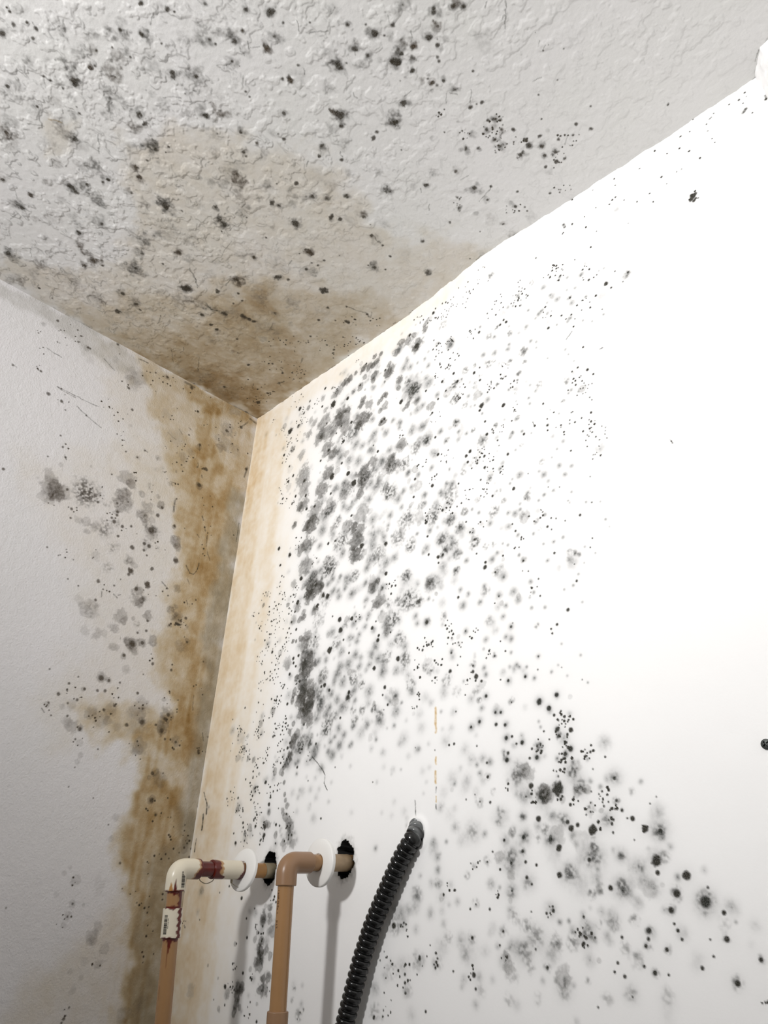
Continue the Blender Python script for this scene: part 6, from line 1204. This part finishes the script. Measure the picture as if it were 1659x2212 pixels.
# printed barcodes
sgn = 1 if dvA.cross(refA).dot(rightA) > 0 else -1
fr = patch_on_tube(vA((0.2037, -0.1340, H - 0.9025)), vA((0.2037, -0.1324, H - 0.9227)), .0116, sgn * -.86, sgn * -.36, refA)
rects = [(a, b, 0, .78) for a, b in bars(5, 30)]
rects += [(k, k + .035, .92, 1.04) for k in (.18, .23, .28, .36, .41, .47, .55, .61, .66)]
link('barcode', quads_on_tube(fr, rects), M_INK, cv, 'black barcode printed on white coupling')
fr = patch_on_tube(vA((0.2037, -0.1383, H - 0.8563)), vA((0.2037, -0.1360, H - 0.8739)), .0119, sgn * .62, sgn * 1.15, refA)
rects = [(a, b, 0, .9) for a, b in bars(8, 30)]
link('barcode', quads_on_tube(fr, rects), M_INK, el, 'black barcode on white elbow')

flange(A_root, FA - dhA * .001, (-dhA + Vector((0.05, 0, .16))).normalized(), .0258, R_PIPE + .0004)

# hardened drips of glue under the fittings
def drip(pts, r, name, parent):
    P = []
    for k in range(25):
        t = k / 24 * (len(pts) - 1); i = min(int(t), len(pts) - 2); f = t - i
        p0 = pts[max(i - 1, 0)]; p1 = pts[i]; p2 = pts[i + 1]; p3 = pts[min(i + 2, len(pts) - 1)]
        P.append(.5 * ((2 * p1) + (p2 - p0) * f + (2 * p0 - 5 * p1 + 4 * p2 - p3) * f * f + (3 * p1 - p0 - 3 * p2 + p3) * f ** 3))
    return link(name, sweep(P, [r * (1 + .5 * math.sin(math.pi * k / 24)) for k in range(25)], 10), M_GLUE, parent)
dn = Vector((0, 0, -1))
q0 = EA + dhA * (h0_ + .002) + dn * .0085 ; q2 = EA + dhA * (h1_ + .006) + dn * .0105
drip([q0, q0 + dn * .0045 + dhA * .002, (q0 + q2) / 2 + dn * .0068, q2 + dn * .003 - dhA * .002, q2], .0004, 'glue_drip', ch_)
q0 = EA + dhA * (h2_ - .012) + dn * .0105; q2 = FA - dhA * .004 + dn * .021
drip([q0, q0 + dn * .004 + dhA * .0005, (q0 + q2) / 2 + dn * .003, q2], .0003, 'glue_drip', ch_)
q0 = EA + dhA * (h2_ - .011) + dn * .0105
drip([q0, q0 + dn * .0025, q0 + dn * .0052], .0011, 'glue_drip', ch_)

# ------------------------------------------------------------------ plain tan riser pipe with tan elbow
EB = V3((0.3581, -0.0885, H - 0.8465)); HB = V3((0.3581, 0.0001, H - 0.8388)); BB = V3((0.3581, -0.0818, H - 0.9993))
dvB = (BB - EB).normalized(); dhB = (HB - EB).normalized()
def vB(y): return EB + dvB * (V3(y) - EB).dot(dvB)
B_root = empty('water_pipe', HB, 'plain tan water pipe with tan elbow between the primer stained pipe and black conduit', 'pipe', 'water pipes coming out of the wall')
b_el_v = vB((0.3581, -0.0879, H - 0.8705)); b_el_h = on_line(EB, dhB, V3((0.3581, -0.0563, H - 0.8435)))
b_cp0 = vB((0.3581, -0.0824, H - 0.9879))
FB = on_line(EB, dhB, V3((0.3581, -0.0388, H - 0.8433)))
path, rad = elbow_path(b_el_v, EB, b_el_h, .0125, .0116)
link('elbow', sweep(path, rad, 64), M_TANFIT, B_root)
stub = dense(b_el_h - dhB * .006, HB + dhB * .070)
def glue_b(i, s, th, p):
    t = (p - FB).dot(dhB)
    return .55 * clamp01((t - .006) / .003) * clamp01((.016 - t) / .003)
me = sweep(stub, [R_PIPE] * len(stub), fields={'primer': lambda *a: 0, 'glue': lambda *a: 0})
link('pipe_section', me, M_TAN, B_root)
# sleeve of pale glue where the stub leaves the wall
path, rad = fitting(FB + dhB * .013, HB + dhB * .002, R_PIPE + .0005, .0006)
link('glue_smear', sweep(path, rad, 48), plain('pale_glue', (.50, .36, .22), .4, .4, .4, 160), B_root, 'pale smear of dried glue around the pipe')
low = dense(b_el_v - dvB * .006, b_cp0 + dvB * .006, .004)
lp = link('pipe_section', sweep(low, [R_PIPE] * len(low), fields={'primer': lambda i, s, th, p: .7 if abs((p - b_el_v).dot(dvB) - .0002) < .0018 else 0, 'glue': lambda *a: 0}), M_TAN, B_root)
path, rad = fitting(b_cp0, BB + dvB * .045, R_SOCK)
link('coupling', sweep(path, rad, 48), M_TANFIT, B_root)
low = [BB + dvB * .040, BB + dvB * .06, BB + dvB * .3, BB + dvB * .6]
link('pipe_section', sweep(low, [R_PIPE] * 4, fields={'primer': lambda *a: 0, 'glue': lambda *a: 0}), M_TAN, B_root)
flange(B_root, FB, (-dhB + Vector((-.02, 0, .06))).normalized(), .0262, R_PIPE + .0004)
# worn line of brown print down the pipe, too small to read
refB = facing(vB((0.3581, -0.0871, H - 0.9096)), dvB)
rtB = dvB.cross(refB); sgB = 1 if rtB.x > 0 else -1
fr = patch_on_tube(vB((0.3581, -0.0887, H - 0.8743)), vB((0.3581, -0.0868, H - 0.9163)), R_PIPE, sgB * -1.12, sgB * -.78, refB)
g = []
def glyph(s, kind):
    h = .042
    if 'l' in kind: g.append((s, s + .012, .1, .9))
    if 'r' in kind: g.append((s + h - .012, s + h, .1, .9))
    if 't' in kind: g.append((s, s + h, .1, .3))
    if 'b' in kind: g.append((s, s + h, .7, .9))
    if 'm' in kind: g.append((s, s + h, .42, .58))
for s, k in ((.02, 'l'), (.075, 'ltm'), (.13, 'lrt'), (.185, 'lbm'), (.26, 'tbr'), (.32, 'lm'), (.375, 'lrtb'), (.43, 'tm'), (.54, 'l'), (.72, 'lrm'), (.80, 'lt'), (.85, 'rb')):
    glyph(s, k)
link('pipe_print', quads_on_tube(fr, g, .00015, 3), M_BROWNINK, lp, 'brown worn print down the tan pipe')

# ------------------------------------------------------------------ black corrugated conduit
m, nt, bs = new_mat('black_conduit')
cc = mix(nt, noise(nt, 120, 3), (.004, .0043, .0043), (.008, .008, .0075))
cc = mix(nt, attr(nt, 'dust'), cc, mix(nt, noise(nt, 200, 3), (.20, .205, .205), (.09, .095, .095)))
nt.links.new(cc, bs.inputs['Base Color'])
bs.inputs['Roughness'].default_value = .20
M_COND = m
ctl = [V3(q) for q in ((0.4662, 0.0120, H - 0.7983), (0.4751, -0.0000, H - 0.8087), (0.4769, -0.0090, H - 0.8199), (0.4672, -0.0110, H - 0.8325), (0.4561, -0.0125, H - 0.8501), (0.4449, -0.0130, H - 0.8684), (0.4341, -0.0135, H - 0.8867),
    (0.4241, -0.0140, H - 0.9048), (0.4156, -0.0140, H - 0.9232), (0.4086, -0.0145, H - 0.9401), (0.3983, -0.0150, H - 0.9715), (0.3896, -0.0155, H - 0.9979), (0.3775, -0.0160, H - 1.0386), (0.3678, -0.0170, H - 1.0823))]
def spline(P, step):
    out = []
    for i in range(len(P) - 1):
        p0 = P[max(i - 1, 0)]; p1 = P[i]; p2 = P[i + 1]; p3 = P[min(i + 2, len(P) - 1)]
        n = max(2, int((p2 - p1).length / step))
        for k in range(n):
            f = k / n
            out.append(.5 * ((2 * p1) + (p2 - p0) * f + (2 * p0 - 5 * p1 + 4 * p2 - p3) * f * f + (3 * p1 - p0 - 3 * p2 + p3) * f ** 3))
    out.append(P[-1]); return out
ctl += [ctl[-1] + (ctl[-1] - ctl[-2]).normalized() * .12 * k + Vector((.006 * k * k, 0, -.004 * k * k)) for k in (1, 2, 3, 4)]
raw = spline(ctl, .0006)
PITCH = .0073; SUB = 14
# resample evenly by arc length
ds = [0.0]
for a, b in zip(raw[:-1], raw[1:]): ds.append(ds[-1] + (b - a).length)
tot = ds[-1]; path = []; rad = []; j = 0
nst = int(tot / (PITCH / SUB))
for k in range(nst):
    s = k * PITCH / SUB
    while ds[j + 1] < s: j += 1
    f = (s - ds[j]) / max(1e-9, ds[j + 1] - ds[j])
    path.append(raw[j].lerp(raw[j + 1], f))
    ph = (s / PITCH) % 1.0
    x = abs(ph - .5) * 2                       # 0 at the crown of a ring, 1 in the groove
    crown = math.sqrt(max(0, 1 - (min(x / .80, 1)) ** 2.4))
    rad.append(.0083 + .0023 * crown)
def dust(i, s, th, p):
    return clamp01((.034 - s + .002 * math.sin(3 * th)) / .004) * clamp01(.55 + .6 * math.sin(th * 2 + s * 900) + (.026 - s) / .012)
me = sweep(path, rad, 40, fields={'dust': dust})
co_ = link('flexible_conduit', me, M_COND)
co_['label'] = 'black corrugated flexible conduit coming out of the white wall'
co_['category'] = 'conduit'

# ------------------------------------------------------------------ screw near the right edge
SP = V3((0.8718, -0.0000, H - 0.7660))
def screw_mesh(R):
    n = 61; co = []; fa = []; idx = {}
    cs, sn = math.cos(.62), math.sin(.62)
    rings, seg = 22, 64
    for i in range(rings + 1):
        r = R * i / rings
        for k in range(seg):
            th = 2 * math.pi * k / seg
            x, z = r * math.cos(th), r * math.sin(th)
            y = -.0016 - .0007 * (1 - (r / R) ** 2)
            if i == rings: y = -.0008
            a, b = abs(x * cs + z * sn), abs(-x * sn + z * cs)
            slot = min(clamp01((.00062 - a) / .0002) * clamp01((.0026 - b) / .0003) + clamp01((.00062 - b) / .0002) * clamp01((.0026 - a) / .0003), 1)
            co.append((x, y + .0017 * slot, z))
    for i in range(rings):
        for k in range(seg):
            a = i * seg + k; b = i * seg + (k + 1) % seg
            fa.append((a, b, b + seg, a + seg))
    base = len(co)
    for (rr, y) in ((R * .98, -.0002), (R * .45, .003), (R * .40, .022)):
        for k in range(seg):
            th = 2 * math.pi * k / seg
            co.append((rr * math.cos(th), y, rr * math.sin(th)))
    prev = rings * seg
    for q in range(3):
        st_ = base + q * seg
        for k in range(seg):
            fa.append((prev + k, prev + (k + 1) % seg, st_ + (k + 1) % seg, st_ + k))
        prev = st_
    me = bpy.data.meshes.new('screw'); me.from_pydata(co, [], fa)
    bm = bmesh.new(); bm.from_mesh(me)
    bmesh.ops.remove_doubles(bm, verts=bm.verts, dist=1e-7)
    bmesh.ops.recalc_face_normals(bm, faces=bm.faces); bm.to_mesh(me); bm.free()
    for p in me.polygons: p.use_smooth = True
    me.set_sharp_from_angle(angle=math.radians(35))
    return me
sc = link('screw', screw_mesh(.0043), M_SCREW)
sc.location = SP + Vector((0, -.0004, 0))
sc.rotation_euler = (.10, 0, .06)
sc['label'] = 'black cross head screw driven into the white wall at the right edge'
sc['category'] = 'screw'
